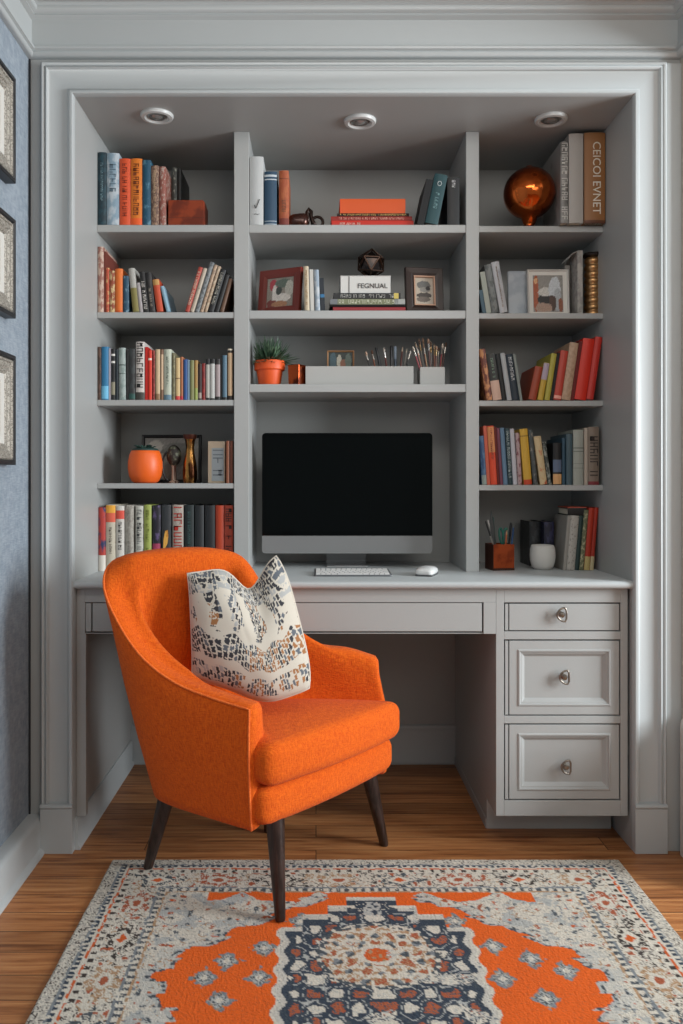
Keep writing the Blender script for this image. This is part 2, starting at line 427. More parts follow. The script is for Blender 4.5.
def glyph_column(w, h, f0, f1, seed, size=.5, horizontal=False, y=-.0012):
    """a column of small irregular letter strokes on a spine of width w and height h"""
    r = random.Random(seed); mb = MB(); gw = w * size; z = h * f1; step = gw * .78
    t = max(.0007, gw * .12); x0 = -gw / 2
    while z - step * .8 > h * f0:
        # letters turned sideways, as titles run down a spine
        zl = z - step * .72; zt = z
        k = r.random()
        if k < .85:
            yy = (y, y + .0004)
            mb.box(x0, x0 + gw, *yy, zt - t, zt)
            if r.random() < .6: mb.box(x0 + (gw - t) * r.choice((0, .5, 1)), x0 + gw * r.choice((.3, 1)) if False else x0 + (gw - t) * .5 + t, *yy, zl, zt)
            if r.random() < .7: mb.box(x0, x0 + gw * r.choice((.5, 1)), *yy, zl, zl + t)
            if r.random() < .6: q = r.choice((0, 1)); mb.box(x0 + (gw - t) * q, x0 + (gw - t) * q + t, *yy, zl, zt)
            z -= step
        else: z -= step * .6
    return mb

ROWNAME = {'L0': 'top shelf of left bay', 'L1': 'second shelf of left bay', 'L2': 'third shelf of left bay', 'L3': 'fourth shelf of left bay',
           'LD': 'worktop behind the armchair', 'M0': 'top shelf of middle bay', 'M1': 'second shelf of middle bay', 'M2': 'third shelf of middle bay',
           'R0': 'top shelf of right bay', 'R1': 'second shelf of right bay', 'R2': 'third shelf of right bay', 'R3': 'fourth shelf of right bay', 'RD': 'right end of the worktop'}
BOOKS = []
nbook = [0]
def book(row, x0, x1, yt, lean, col, phrase, txt=None, tf=(.12, .92), ts=.5, bands=(), mot=None, msc=60, mth=.52, dep=.17, Y=None, soft=False, base=None, pages='D8D0BD', hcat='book', fat=0):
    Y = YS + .007 if Y is None else Y
    zb = SH[row] if base is None else base
    X0, X1, zt = wx(x0, Y), wx(x1, Y), wz(yt, Y)
    th = math.radians(lean)
    w = (X1 - X0) * math.cos(th) - .0006
    h = (zt - zb) / math.cos(th) - (w * abs(math.tan(th)) * 0)
    if lean: h = (zt - zb - w * abs(math.sin(th)) * .35) / math.cos(th)
    nbook[0] += 1
    sg = -1 if lean > 0 else 1            # which way the body extends from the pivot corner
    piv = X1 if lean > 0 else X0
    root = empty('book', (piv, Y, zb + .0004), (0, th, 0))
    cx = sg * w / 2; t = min(.0025, w * .16)
    bulge = .0 if soft else min(.004, w * .18)
    def prof(ww, y1, off):  # outer outline with rounded spine
        p = [(ww / 2, y1)]
        for k in range(9):
            a = -1 + k / 4; p.append((-a * ww / 2, -bulge * (1 - a * a) + off))
        return p + [(-ww / 2, y1)]
    o = prof(w, dep, 0); i = [(-w / 2 + t, dep), (-w / 2 + t, t * 1.2)][::-1]
    outer = [(cx + p, q) for p, q in o]
    inner = [(cx - w / 2 + t, dep), (cx - w / 2 + t, t), (cx + w / 2 - t, t), (cx + w / 2 - t, dep)]
    n_o = len(outer)
    # quads between outer and matching inner outline
    inn = [(cx + w / 2 - t, dep)] + [(cx + max(-w / 2 + t, min(w / 2 - t, p - cx)), t) for p, q in outer[1:-1]] + [(cx - w / 2 + t, dep)]
    mb = MB(); rings = [[(p, q, 0) for p, q in outer], [(p, q, h) for p, q in outer], [(p, q, h) for p, q in inn], [(p, q, 0) for p, q in inn]]
    n = len(outer); vs = [v for r_ in rings for v in r_]; fs = []
    for a in range(4):
        b = (a + 1) % 4
        for j in range(n - 1): fs.append((a * n + j, a * n + j + 1, b * n + j + 1, b * n + j))
    fs += [(0, n, 2 * n, 3 * n), (n - 1, 2 * n - 1, 3 * n - 1, 4 * n - 1)]
    mb.add(vs, fs)
    mb.build('cover', book_material(col, mot, msc, mth, .7 if soft else .5), root, smooth='auto', angle=30)
    ov = .0005 if soft else .0035
    pg = MB().box(cx - w / 2 + t * .9, cx + w / 2 - t * .9, t * .9, dep - ov, ov * .6, h - ov)
    pg.build('pages', mat(pages, .9, mot='B4AA96', mscale=250, stretch=(6, .15, .15)), root)
    for (f0, f1, bc_) in bands:
        q = MB(); qs = [(cx + p, v - .0006) for p, v in o[1:-1]]
        q.rings([[(a, b, h * f0) for a, b in qs] + [(cx - w / 2 + .0004, .001, h * f0), (cx + w / 2 - .0004, .001, h * f0)],
                 [(a, b, h * f1) for a, b in qs] + [(cx - w / 2 + .0004, .001, h * f1), (cx + w / 2 - .0004, .001, h * f1)]])
        q.build('spine_band', mat(bc_, .55), root)
    if txt:
        g = glyph_column(w, h, tf[0], tf[1], nbook[0], ts, y=-bulge - .0012)
        if g.v:
            g.v = [(a + cx, b, c) for a, b, c in g.v]
            g.build('spine_lettering', mat(txt, .5), root)
    lab = phrase + ', ' + ROWNAME[row]
    tag(root, lab, hcat, 'books on the ' + ROWNAME[row])
    BOOKS.append(dict(o=root, sg=sg, w=w + .0012, h=h, y0=Y, y1=Y + dep, row=row))
    return root

B = book
# --- left bay, top
B('L0', 96.5, 105.6, 152.7, 0, '16323D', 'tall dark teal book with fine pale dots', txt='7E9BA4', ts=.28, tf=(.3, .85), mot='1F4450')
B('L0', 106.6, 119, 153.5, 0, '8FA9BB', 'wide pale blue book with grey lettering', txt='566A78', ts=.5, tf=(.35, .92), mot='C4D0D8', msc=25)
B('L0', 119.6, 130.8, 159, 0, 'E4572A', 'red-orange book with dark lettering', txt='6B2413', ts=.42, pages='A8382A')
B('L0', 131.2, 142.6, 159, 0, 'E98020', 'amber orange book with dark lettering', txt='7A3712', ts=.5, bands=((.0, .1, 'E05A20'),), pages='A8382A')
B('L0', 143.6, 152.3, 160.5, 0, '17506B', 'mottled teal blue book', mot='5E8CA0', msc=45, mth=.6)
B('L0', 153, 160.8, 166, 0, '6E5346', 'brown flecked book with tan marks', mot='A98B72', msc=120, txt='C4A88A', ts=.3)
B('L0', 161.3, 168, 167, 0, '94574A', 'dusty red-brown book with pale specks', mot='B9A59A', msc=110, mth=.56)
B('L0', 168.8, 174.5, 168, 0, '4A4C49', 'thin grey-black book behind the copper box', mot='9A9C90', msc=90, mth=.6, Y=.33)
B('L0', 175, 179, 169, 0, '1C1D1E', 'thin black book behind the copper box', Y=.33)
# --- left bay, second
B('L1', 96.4, 102.6, 247, 0, 'A8766A', 'tallest pinkish marbled narrow book', mot='D2B8A6', msc=70, mth=.48)
B('L1', 102.8, 104.6, 251.5, 0, '7A3A2E', 'very thin tall maroon booklet', soft=True)
B('L1', 104.9, 108.3, 268, 0, 'C8553A', 'thin coral red book with cream specks', mot='E0B57A', msc=90, mth=.57)
B('L1', 108.8, 114.3, 271, -1, '9A4A30', 'narrow brown-red book with pale patches', mot='D9BE8C', msc=80, mth=.5)
B('L1', 115, 122.6, 269, 0, 'E9772A', 'plain bright orange book', bands=((0, .04, 'C85416'),))
B('L1', 123.3, 129, 276, 0, '24506A', 'short dark blue book with light marks', mot='7FA0B2', msc=80, mth=.6)
B('L1', 130.6, 137, 268.5, -3.5, 'B5B4AE', 'grey book with an olive lower half', bands=((0, .55, '7C7440'),))
B('L1', 137.4, 141.2, 283, -5, 'B9B3B4', 'slim pale grey tilted book')
B('L1', 142, 147.6, 272, -7, '1A1A1B', 'black tilted book with white lettering', txt='D8D4CE', ts=.6, tf=(.03, .75))
B('L1', 148.2, 154.6, 273, -8.5, '1D1C1D', 'black tilted book with sparse cream marks', txt='B9AE9C', ts=.3, tf=(.1, .6), mot='3A3636')
B('L1', 157, 163.8, 280, -13, 'CB4E2B', 'red-orange tilted book with a tan head', bands=((.82, .99, 'B58A4E'),))
B('L1', 166.6, 170.6, 287, -19, '8FB4C8', 'thin light blue steeply tilted book')
B('L1', 184.6, 189.2, 267.5, 17, 'B8493A', 'red right-leaning book with cream lettering', txt='E6C9B4', ts=.6)
B('L1', 189.7, 193.9, 268.5, 17, 'C9BBA8', 'cream right-leaning book with faint marks', mot='9B8C7C', msc=100, mth=.62)
B('L1', 194.4, 199.1, 262.5, 17, '8C9092', 'taller grey right-leaning book with dark marks', mot='60656A', msc=100)
B('L1', 199.6, 203.2, 265, 17, 'C6A98F', 'pale tan right-leaning book with grey specks', mot='9C8674', msc=120)
B('L1', 203.7, 207, 266.5, 17, 'B49A80', 'beige right-leaning book between tan and black books', mot='D2C0A8', msc=80)
B('L1', 207.5, 213.3, 270, 17, '1E1F22', 'black right-leaning book with silver lettering', txt='A9A79C', ts=.55)
B('L1', 213.8, 218.6, 275, 17, '1A1A1C', 'plain black right-leaning book')
B('L1', 219.4, 223.4, 279, 15, '6A4C38', 'brown right-leaning book nearest the upright')
# --- left bay, third
B('L2', 96.6, 100.4, 347, 0, '4B3A34', 'narrow dark brown book beside the side wall', mot='6E5348')
B('L2', 100.9, 108, 347, 0, '2E7FAE', 'bright blue book with a pale blue foot', bands=((.02, .26, '6DB6DA'),))
B('L2', 108.4, 110.6, 348.5, 0, 'B9B4C0', 'thin lilac white book', soft=True)
B('L2', 110.9, 114.9, 349, 0, '1B1D20', 'black book with two white dots', bands=((.86, .9, 'D7D5D0'), (.72, .76, 'D7D5D0'), (.1, .35, '8A8672')))
B('L2', 115.2, 118.4, 349.5, 0, '1C2A33', 'slim blue-black book')
B('L2', 118.8, 125.6, 348, -1.5, 'A9B8B4', 'pale grey-green book with dark lines', mot='8FA09C', msc=60, bands=((.66, .68, '3D4A48'), (.5, .51, '3D4A48')))
B('L2', 126, 128.4, 349, 0, '141517', 'very slim black book')
B('L2', 128.7, 135.4, 349, 0, '2E3233', 'charcoal book with green foot', mot='3C4243', bands=((.02, .12, '24504A'),))
B('L2', 136, 144.6, 342, 0, 'D9D2CC', 'tall white book with bold black lettering', txt='1D1B1C', ts=.78, tf=(.2, .98), bands=((.0, .13, '3B3A36'),))
B('L2', 145.2, 148, 347, 0, 'C9241B', 'slim crimson book', soft=True)
B('L2', 148.3, 152, 350.5, 0, 'E23A22', 'bright scarlet book with a white mark', bands=((.80, .84, 'F0D8CC'),))
B('L2', 152.4, 155.1, 350.5, 0, '84201C', 'slim dark red book with pale flecks', mot='B04A40', msc=120)
B('L2', 155.6, 160.2, 349.5, 0, 'D6BD98', 'cream tan book with a brown foot', bands=((0, .12, '8A6B4C'),))
B('L2', 160.8, 163.6, 349.5, 0, '8F6E57', 'slim brown and cream book', bands=((.2, .9, 'C9AE90'),))
B('L2', 164, 171.6, 349.5, 0, 'C6CCBB', 'wide pale green-white book with a blue-grey foot', mot='A9B2A4', msc=60, mth=.6, bands=((0, .1, '5D7A8C'),), txt='5A6458', ts=.3, tf=(.3, .85))
B('L2', 172, 175.3, 353, 0, '6E6A50', 'slim olive grey book', mot='8F8A6A', msc=120)
B('L2', 175.6, 180.2, 358, 0, 'DCC08C', 'cream yellow book with a red foot', bands=((0, .09, 'C23B3A'), (.5, .52, '6B4A30')))
B('L2', 180.5, 183.2, 357, 0, 'B5714A', 'slim copper brown book with red foot', bands=((0, .09, 'B8303A'),))
B('L2', 183.6, 187.6, 359.5, 0, '2F5A98', 'royal blue short book')
B('L2', 187.9, 189.8, 360, 0, '8BA6BC', 'very thin powder blue book', soft=True)
B('L2', 190.2, 194.1, 360.5, 0, '8D9060', 'khaki green short book')
B('L2', 194.4, 197.9, 360.5, 0, 'B08A4C', 'golden brown short book', bands=((0, .3, '8E9A52'),))
B('L2', 198.2, 201.7, 364, 0, '3A2826', 'short dark brown book', bands=((.04, .2, '9A8C84'),))
B('L2', 202, 205.4, 363.5, 0, '7C211F', 'short maroon book', mot='A0322C', msc=90)
B('L2', 206, 209.8, 359, 0, '151516', 'black book with narrow white spine label', bands=((.05, .86, 'A9A8A0'),), mot='2A2A2B')
B('L2', 210.2, 214.9, 359, 0, '1E1F20', 'black book with wide pale grey spine label', bands=((.04, .88, 'B3B5B2'),))
B('L2', 215.3, 220.3, 359, 0, '222021', 'black book with mauve-grey spine label', bands=((.08, .86, '9C8F90'),))
B('L2', 220.7, 222.3, 355, 0, '0F1012', 'thin black book beside the steel blue one', soft=True)
B('L2', 222.6, 227, 355.5, 0, '5E7E92', 'steel blue book with a black foot', bands=((0, .06, '1A1A1A'),))
B('L2', 227.8, 232.6, 349, 0, '2B2018', 'dark brown book with cream stripe nearest the upright', bands=((.08, .92, 'B79C7C'), (.97, 1, 'D6D0BC')))
# --- left bay, on the worktop
YD = YS + .0
def BD(*a, **k): return B('LD', *a, Y=.245, **k)
BD(97.6, 105, 507.5, 0, 'C4463E', 'coral red book with blue-black patches', mot='33406A', msc=30, mth=.55, bands=((0, .25, 'D8D2C8'),))
BD(106, 115.6, 505, 0, 'D8D0BC', 'cream book with yellow and coral head', bands=((.88, .995, 'E3A53C'), (.74, .88, 'D9614A')), txt='5A4C44', ts=.3, tf=(.2, .66))
BD(116.2, 124.6, 506, 0, 'E2DED6', 'white book with red motif and black lettering', bands=((.80, .93, 'D55242'),), txt='2C2A2A', ts=.42, tf=(.3, .78))
BD(125.2, 134, 505.5, 0, 'B9B4AA', 'pale grey book with faint grey lettering', mot='A09A90', msc=100, txt='8C867E', ts=.35)
BD(135.6, 143.5, 506, 0, 'CFCDC4', 'off-white book with large dark lettering', txt='3E4042', ts=.6, tf=(.3, .94))
BD(144, 151.6, 505, 0, 'A8B45C', 'lime green book with olive lettering', txt='6E7A32', ts=.45)
BD(152.6, 160.8, 505.5, 0, '26222E', 'black book with violet and pink flowers', mot='6C5A86', msc=50, mth=.57, bands=((.32, .42, 'A03A5A'),))
yb_ = BD(161.6, 171.4, 505, 0, '35383C', 'dark grey book with a golden leaf')
BD(172.6, 183.6, 505, 0, 'B9ADA2', 'grey book with bold red lettering', txt='A8281C', ts=.75, tf=(.08, .97))
BD(184.6, 194, 505, 0, '1E2A2B', 'green-black book with faint teal lettering', txt='4A6664', ts=.3, tf=(.3, .9))
BD(195, 204, 505.5, 0, '23282B', 'wide charcoal plain book')
BD(205, 215, 505.5, 0, '202327', 'blue-black plain book beside the red-orange one')
BD(215.6, 224, 505.5, 0, 'B9401F', 'plain rust orange book')
BD(224.5, 233.2, 505.5, 0, 'B4452E', 'rust red book with black floral lettering', txt='2A1614', ts=.7, tf=(.05, .95))
lf = MB(); w_ = (wx(171.4, .245) - wx(161.6, .245))
lf.prism([(.2 * w_, .075), (.28 * w_, .065), (.62 * w_, .085), (.72 * w_, .108), (.66 * w_, .128), (.4 * w_, .125), (.24 * w_, .1)], 'y', -.0064, -.0052)
lf.build('spine_emblem', mat('D9A24A', .5, mot='C07A2A', mscale=90), yb_)

# --- middle bay, top
wb_ = B('M0', 249.8, 263.6, 157, 0, 'C9CCCC', 'plain white binder with a black tick mark', dep=.2)
wv = wx(263.6, .25) - wx(249.8, .25)
ck = MB().tube([(wv * .33, -.006, .060), (wv * .45, -.0062, .050), (wv * .72, -.0052, .078)], .0012, 6); ck.build('tick_mark', DARK, wb_)
ck = MB().tube([(wv * .32, -.006, .031), (wv * .45, -.0062, .034), (wv * .55, -.0064, .030), (wv * .7, -.0054, .033)], .0007, 6); ck.build('signature_mark', mat('5A5C5E', .6), wb_)
B('M0', 264.4, 277, 172, 0, '2B4C66', 'navy blue book with white bands', bands=((.90, .94, 'B9C2C8'), (.84, .86, 'B9C2C8'), (.0, .02, '9CA9B2'), (.06, .075, '9CA9B2')))
B('M0', 279, 289, 171, 0, 'A9532F', 'copper orange book with dark edges', mot='B8643A', bands=((.0, .12, '6E2A20'), (.84, .86, '7A3820')), txt='5A3A28', ts=.4, tf=(.2, .45))
B('M0', 416.6, 424, 180, 14, '1C1E20', 'black slanted book left of the teal book', soft=True, pages='8A8578')
tb = B('M0', 425, 438.2, 175, 10, '1C4A50', 'dark teal slanted book with a silver ring emblem', txt='6E9498', ts=.3, tf=(.25, .62))
tw = -(wx(438.2, .25) - wx(425, .25)) * .985 / 2
rg = MB().tube([(tw + .006 * math.cos(t / 12 * 6.283), -.0052, .125 + .007 * math.sin(t / 12 * 6.283)) for t in range(12)], .0009, 6, closed=True); rg.build('ring_emblem', mat('C9D3D4', .4), tb)
B('M0', 447.3, 459.6, 178, 0, '26282A', 'black book with small white mark near its head', txt='C4C6C6', ts=.28, tf=(.78, .94))
# --- middle bay, second
B('M1', 304.6, 309.8, 266.5, -1.5, 'CDBFA4', 'cream book with tan lettering', txt='A07E58', ts=.4, tf=(.1, .9))
B('M1', 310.6, 314.4, 269.5, -1.5, 'D6D5CF', 'thin white book', soft=True)
B('M1', 315.2, 320.4, 270, -2, '97A8B8', 'pale blue-grey book', mot='C4CCD2', msc=40)
B('M1', 321, 325.4, 278, -3, '2C333A', 'slim slate black book with a blue edge', bands=((.4, .5, '2E6E9A'),), soft=True)

# --- right bay, top
YR0 = .205
B('R0', 560.6, 568.2, 142, 0, '9A9894', 'grey book with lace-patterned spine', mot='6C6A66', msc=10, dep=.2, Y=YR0, txt='D2D0CA', ts=.8, tf=(.02, .98))
B('R0', 568.8, 583.4, 134, 0, 'B5B0AA', 'broad plain off-white book', dep=.2, Y=YR0)
bb_ = B('R0', 584.4, 605.4, 133, 0, '9B6738', 'broad caramel brown book with silver lettering', dep=.2, Y=YR0, bands=((.0, .03, '5A3018'),), pages='4A2418')
bw = wx(605.4, YR0) - wx(584.4, YR0); bh = wz(133, YR0) - SH['R0']
text_mesh('spine_title', 'CEICOI', .034, mat('D9D2C4', .35, .5), bb_, (bw * .55, -.0046, bh * .70), (math.pi / 2, math.pi / 2, 0))
text_mesh('spine_title', 'EVNET', .034, mat('D9D2C4', .35, .5), bb_, (bw * .55, -.0046, bh * .28), (math.pi / 2, math.pi / 2, 0))
# --- right bay, second
B('R1', 480.2, 484, 290, -6, '4C6470', 'low blue-grey booklet', soft=True)
B('R1', 486.2, 491.4, 272, -9, 'A9AFA4', 'pale sage left-leaning book', soft=True)
B('R1', 492, 499.2, 265, -10.5, '7C807E', 'mid grey left-leaning book with dark specks', mot='5E6260', msc=60)
B('R1', 500, 508.2, 262.5, -12, 'C6C8CC', 'white left-leaning book with torn brown edge', mot='A8ACB4', msc=20, mth=.6, txt='7E6450', ts=.16, tf=(.1, .9))
# --- right bay, third
B('R2', 480.2, 486.6, 349, -5, '6E3528', 'red-brown book with colourful patches', mot='C98A5A', msc=60, mth=.5)
B('R2', 489, 498, 354, -8, '3A3A38', 'dark book with pink floral lower spine', bands=((0, .42, 'C9A896'),), txt='7E9A84', ts=.3, tf=(.45, .9))
B('R2', 498.6, 503.4, 354, -9, '17181A', 'black left-leaning book between pink and white books')
B('R2', 504.6, 509.6, 353.5, -10, 'B9BDC0', 'white slim left-leaning book')
nb = B('R2', 510.2, 517.6, 354.5, -10, '26333F', 'navy left-leaning book with white lettering', txt='C9CDD0', ts=.48, tf=(.42, .93))
B('R2', 518.2, 521, 354.5, -9, '8C9490', 'grey-green book closing the left-leaning row', soft=True)
B('R2', 527.6, 535.8, 368, 20, 'A34426', 'rust right-leaning book beside the yellow one')
B('R2', 537, 543, 363.5, 13, 'C9A83E', 'yellow right-leaning book with a lilac head', bands=((.55, .99, 'A79AA8'),))
B('R2', 544, 549.6, 354, 11, 'B5AC45', 'mustard lime right-leaning book')
B('R2', 550, 553, 353, 9, '1E1A1A', 'slim black right-leaning book', soft=True)
B('R2', 553.6, 561.4, 351, 8.5, 'C24636', 'coral red right-leaning book with pale foot marks', bands=((.03, .09, 'E0A090'),))
B('R2', 562.6, 571.6, 343, 7, 'C4A488', 'peach beige right-leaning book', mot='B4957A', msc=80)
B('R2', 572, 575.4, 341, 5, '6E1A14', 'slim dark red right-leaning book', soft=True)
B('R2', 576, 587.6, 339, 3.5, 'DD2C12', 'wide vivid red book')
B('R2', 588.2, 595.4, 337, 4.5, 'CF3327', 'crimson book at the right end of the red pair', bands=((0, .015, '6A120C'),))
# --- right bay, fourth
B('R3', 480.2, 485.2, 436, -3, '274A74', 'narrow royal blue book', mot='4A6C8C', msc=60, bands=((0, .2, '7E8A84'),))
B('R3', 485.8, 489.2, 426, -4.5, 'C8614A', 'slim salmon left-leaning book', soft=True)
B('R3', 489.8, 496.6, 426, -3.5, 'DF4A22', 'orange book with cream patched upper spine', bands=((.55, .98, 'C98452'),), txt='7A3420', ts=.35, tf=(.4, .95))
B('R3', 497.2, 499.6, 427, -3.5, '6A1E1C', 'slim oxblood book', soft=True)
B('R3', 500, 503, 428, -3.5, '7E4456', 'slim plum book')
B('R3', 503.6, 508, 428, -4, '6888A4', 'blue-grey tilted book')
B('R3', 508.4, 512.8, 428.5, -3.5, '27424A', 'dark teal book with white pattern', txt='A9B8B8', ts=.7, tf=(.1, .95))
B('R3', 513.2, 517.6, 429, -3.5, 'C9CBD4', 'white slightly tilted book')
B('R3', 518, 522.2, 433, -2.5, 'B9A0A0', 'pink and white speckled book', mot='7C4450', msc=90, mth=.56)
B('R3', 524, 532.2, 429, -4.5, 'D9AE3E', 'yellow book with a red foot', bands=((.0, .09, 'B8401E'), (.86, .88, '8A6A20')))
B('R3', 533.4, 538, 430, -6, '4A5050', 'dark grey speckled left-leaning book', mot='8C8A84', msc=80, mth=.6)
B('R3', 540.2, 547.6, 436.5, -8, 'D3BE94', 'cream book with red motifs', mot='C05A3C', msc=55, mth=.6, txt=None)
B('R3', 548.2, 552, 442, -8, '3E4440', 'slim dark green-grey left-leaning book', mot='9AA098', msc=90)
ph = B('R3', 553, 561.6, 443, 0, '141517', 'black book with tan foot beside slate books', bands=((.02, .26, 'C79A68'), (.3, .6, '56657C')))
B('R3', 562.2, 565.6, 438, 0, '2B4C60', 'slim petrol blue upright book')
B('R3', 566.2, 572.6, 434, 0, '465C66', 'slate teal upright book')
B('R3', 573.2, 583.6, 430, 0, 'A6AAA2', 'pale grey-green upright book with grey rules', bands=((.66, .68, '6A6E68'), (.60, .615, '6A6E68'), (.38, .39, '7A7E78'), (.30, .31, '7A7E78')))
B('R3', 584.2, 587.8, 428, 0, 'BDB0A2', 'slim cream upright book', soft=True)
B('R3', 588.2, 599, 427, 0, '8C7C6E', 'taupe book with dark script lettering', txt='2E2420', ts=.75, tf=(.1, .9), bands=((0, .06, '7A2A30'),))
# --- right end of the worktop
def BR(*a, Y=.30, **k): return B('RD', *a, Y=Y, **k)
BR(544.8, 556, 521.5, 0, '25282B', 'charcoal book behind the white bowl', mot='3E4246', Y=.40, dep=.12)
BR(556.6, 566.5, 522, 0, '23243A', 'indigo book with black and white foot', mot='3A3C5C', bands=((.02, .16, 'B9B9B4'), (.2, .32, '7C7C78')), Y=.36, dep=.14)
BR(567.2, 573, 515.5, 0, '6A6C68', 'grey book behind the white leaning book', Y=.42, dep=.1)
BR(566.2, 574.6, 516, 8, 'C3BDB4', 'white right-leaning book with grey marks', mot='9A938A', msc=110, mth=.6, Y=.27, dep=.14)
BR(575.4, 578.6, 516, 7, 'A8A49C', 'slim pale grey right-leaning book', soft=True, Y=.27, dep=.14)
BR(579.2, 583.4, 516, 6, '243C38', 'dark green right-leaning book', Y=.27, dep=.14)
BR(584, 588.4, 510, 3.5, '6E7052', 'olive patterned right-leaning book', mot='C4BC98', msc=90, mth=.55, Y=.27, dep=.14)
BR(589, 594.6, 508, 2.5, 'C2371C', 'vermilion book with yellow foot', bands=((0, .22, 'B9A46A'),), Y=.27, dep=.14)
BR(595, 598.8, 507.5, 2, 'B8321A', 'red book with yellow foot beside the side wall', bands=((0, .22, 'BFB08A'),), Y=.27, dep=.14)

# --- let tilted neighbours rest against each other instead of passing through
def quad2(b):
    a = b['o'].rotation_euler.y; x = b['o'].location.x; z = b['o'].location.z; c, s_ = math.cos(a), math.sin(a)
    x0, x1 = (0, b['w']) if b['sg'] > 0 else (-b['w'], 0)
    return [(x + p * c + q * s_, z - p * s_ + q * c) for p, q in ((x0, 0), (x1, 0), (x1, b['h']), (x0, b['h']))]
def sat(A, Bq):
    best = 9
    for P in (A, Bq):
        for i in range(2):
            ex, ez = P[i + 1][0] - P[i][0], P[i + 1][1] - P[i][1]; l_ = math.hypot(ex, ez); nx, nz_ = -ez / l_, ex / l_
            a = [p[0] * nx + p[1] * nz_ for p in A]; b = [p[0] * nx + p[1] * nz_ for p in Bq]
            best = min(best, min(max(a), max(b)) - max(min(a), min(b)))
    return best
for it in range(400):
    moved = False
    for row in ROWNAME:
        lo_, hi_ = {'L': (OL, L0), 'M': (L1, R0), 'R': (R1, OR)}[row[0]]
        for b in BOOKS:
            if b['row'] != row: continue
            q_ = [p[0] for p in quad2(b)]
            if min(q_) < lo_ + .0008: b['o'].location.x += lo_ + .0012 - min(q_); moved = True
            if max(q_) > hi_ - .0008: b['o'].location.x -= max(q_) - hi_ + .0012; moved = True
        bs = sorted([b for b in BOOKS if b['row'] == row], key=lambda b: sum(p[0] for p in quad2(b)))
        for i in range(len(bs)):
            for j in (i + 1, i + 2):
                if j >= len(bs): continue
                a, b = bs[i], bs[j]
                if a['y1'] < b['y0'] or b['y1'] < a['y0']: continue
                ov = sat(quad2(a), quad2(b))
                if ov > .0002:
                    moved = True; da = a['o'].rotation_euler.y - b['o'].rotation_euler.y
                    if da > .002:           # a tips further right than b: bring the angles together
                        if abs(a['o'].rotation_euler.y) > 1e-4: a['o'].rotation_euler.y -= min(da, .006) * .5
                        if abs(b['o'].rotation_euler.y) > 1e-4: b['o'].rotation_euler.y += min(da, .006) * .5
                        if abs(a['o'].rotation_euler.y) <= 1e-4 or abs(b['o'].rotation_euler.y) <= 1e-4:
                            m_ = b if abs(b['o'].rotation_euler.y) > 1e-4 else a; m_['o'].location.x += (.0004 if m_ is b else -.0004)
                    else:
                        a['o'].location.x -= ov * .5; b['o'].location.x += ov * .5
    if not moved: break

# --- flat stacks
def flat_book(x0, x1, yt, yb, Y, dep, col, label, txt=None, bands=(), row='M0', pages='D8D0BD', soft=False, zbase=None, group=None, tx=.5, trange=(.08, .9)):
    """a book lying flat with its spine to the room"""
    zb_ = wz(yb, Y) if zbase is None else zbase; h = wz(yt, Y) - wz(yb, Y) - .0005; w = wx(x1, Y) - wx(x0, Y)
    root = empty('book', (wx(x0, Y), Y, zb_ + .0003)); t = min(.0025, h * .16)
    prof = [(dep, 0), (dep, t), (t * 1.5, t), (t * 1.5, h - t), (dep, h - t), (dep, h), (0, h), (-.002, h * .5), (0, 0)]
    MB().prism(prof, 'x', 0, w).build('cover', book_material(col), root, smooth='auto')
    MB().box(.003, w - .003, t, dep - .003, t, h - t).build('pages', mat(pages, .9), root)
    for f0, f1, c in bands: MB().box(w * f0, w * f1, -.0026, -.0002, h * .04, h * .96).build('spine_band', mat(c), root)
    if txt:
        g = glyph_column(h, w, trange[0], trange[1], int(x0 * 7 + yt), tx)
        g.v = [(c, b - .0014, h / 2 - a) for a, b, c in g.v]
        g.build('spine_lettering', mat(txt), root)
    tag(root, label, 'book', group or 'books lying flat on the ' + ROWNAME[row])
    return root, zb_ + h + .0006
YF = .255
z = SH['M0']
_, z = flat_book(331.5, 413.5, 217.4, 224, YF, .17, 'D8301E', 'red book lying flat at the bottom of the stack on the top shelf', txt='F0C8B8', tx=.35, trange=(.08, .35), zbase=z)
_, z = flat_book(331, 412, 212.4, 217, YF + .004, .16, '9E241A', 'dark red book lying second from the bottom of the top shelf stack', txt='E4A090', tx=.5, zbase=z)
_, z = flat_book(337, 409, 209, 212.2, YF + .006, .15, '2A1714', 'thin black-brown book with gold lettering under the orange book', txt='D0A860', tx=.6, zbase=z, trange=(.03, .97))
_, z = flat_book(339.8, 405.4, 194.5, 209, YF + .006, .15, 'E55A1C', 'thick bright orange book lying on top of the red books', zbase=z, bands=((0, .01, 'B83A10'),))
z = SH['M1']
_, z = flat_book(333, 405.5, 305.2, 310.3, YF, .17, 'A32C34', 'red flat book at the bottom of the stack under the white box', zbase=z, row='M1')
_, z = flat_book(329.5, 406, 303, 305.2, YF - .004, .17, '1E1D1E', 'thin black flat book resting on the red one, second shelf', zbase=z, row='M1')
_, z = flat_book(330, 405, 297.2, 303, YF, .17, '8C9070', 'olive green flat book with pale lettering below the black one', txt='C9CBB4', tx=.7, zbase=z, row='M1', bands=((0, .1, '6E7276'), (.86, 1, '9CA09C')))
_, z = flat_book(333.5, 400.5, 291, 297.1, YF + .003, .16, '27282A', 'black flat book with grey lettering directly under the white box', txt='A9A9A4', tx=.6, zbase=z, row='M1', bands=((.9, .97, 'C8B45A'),))
zbox = z
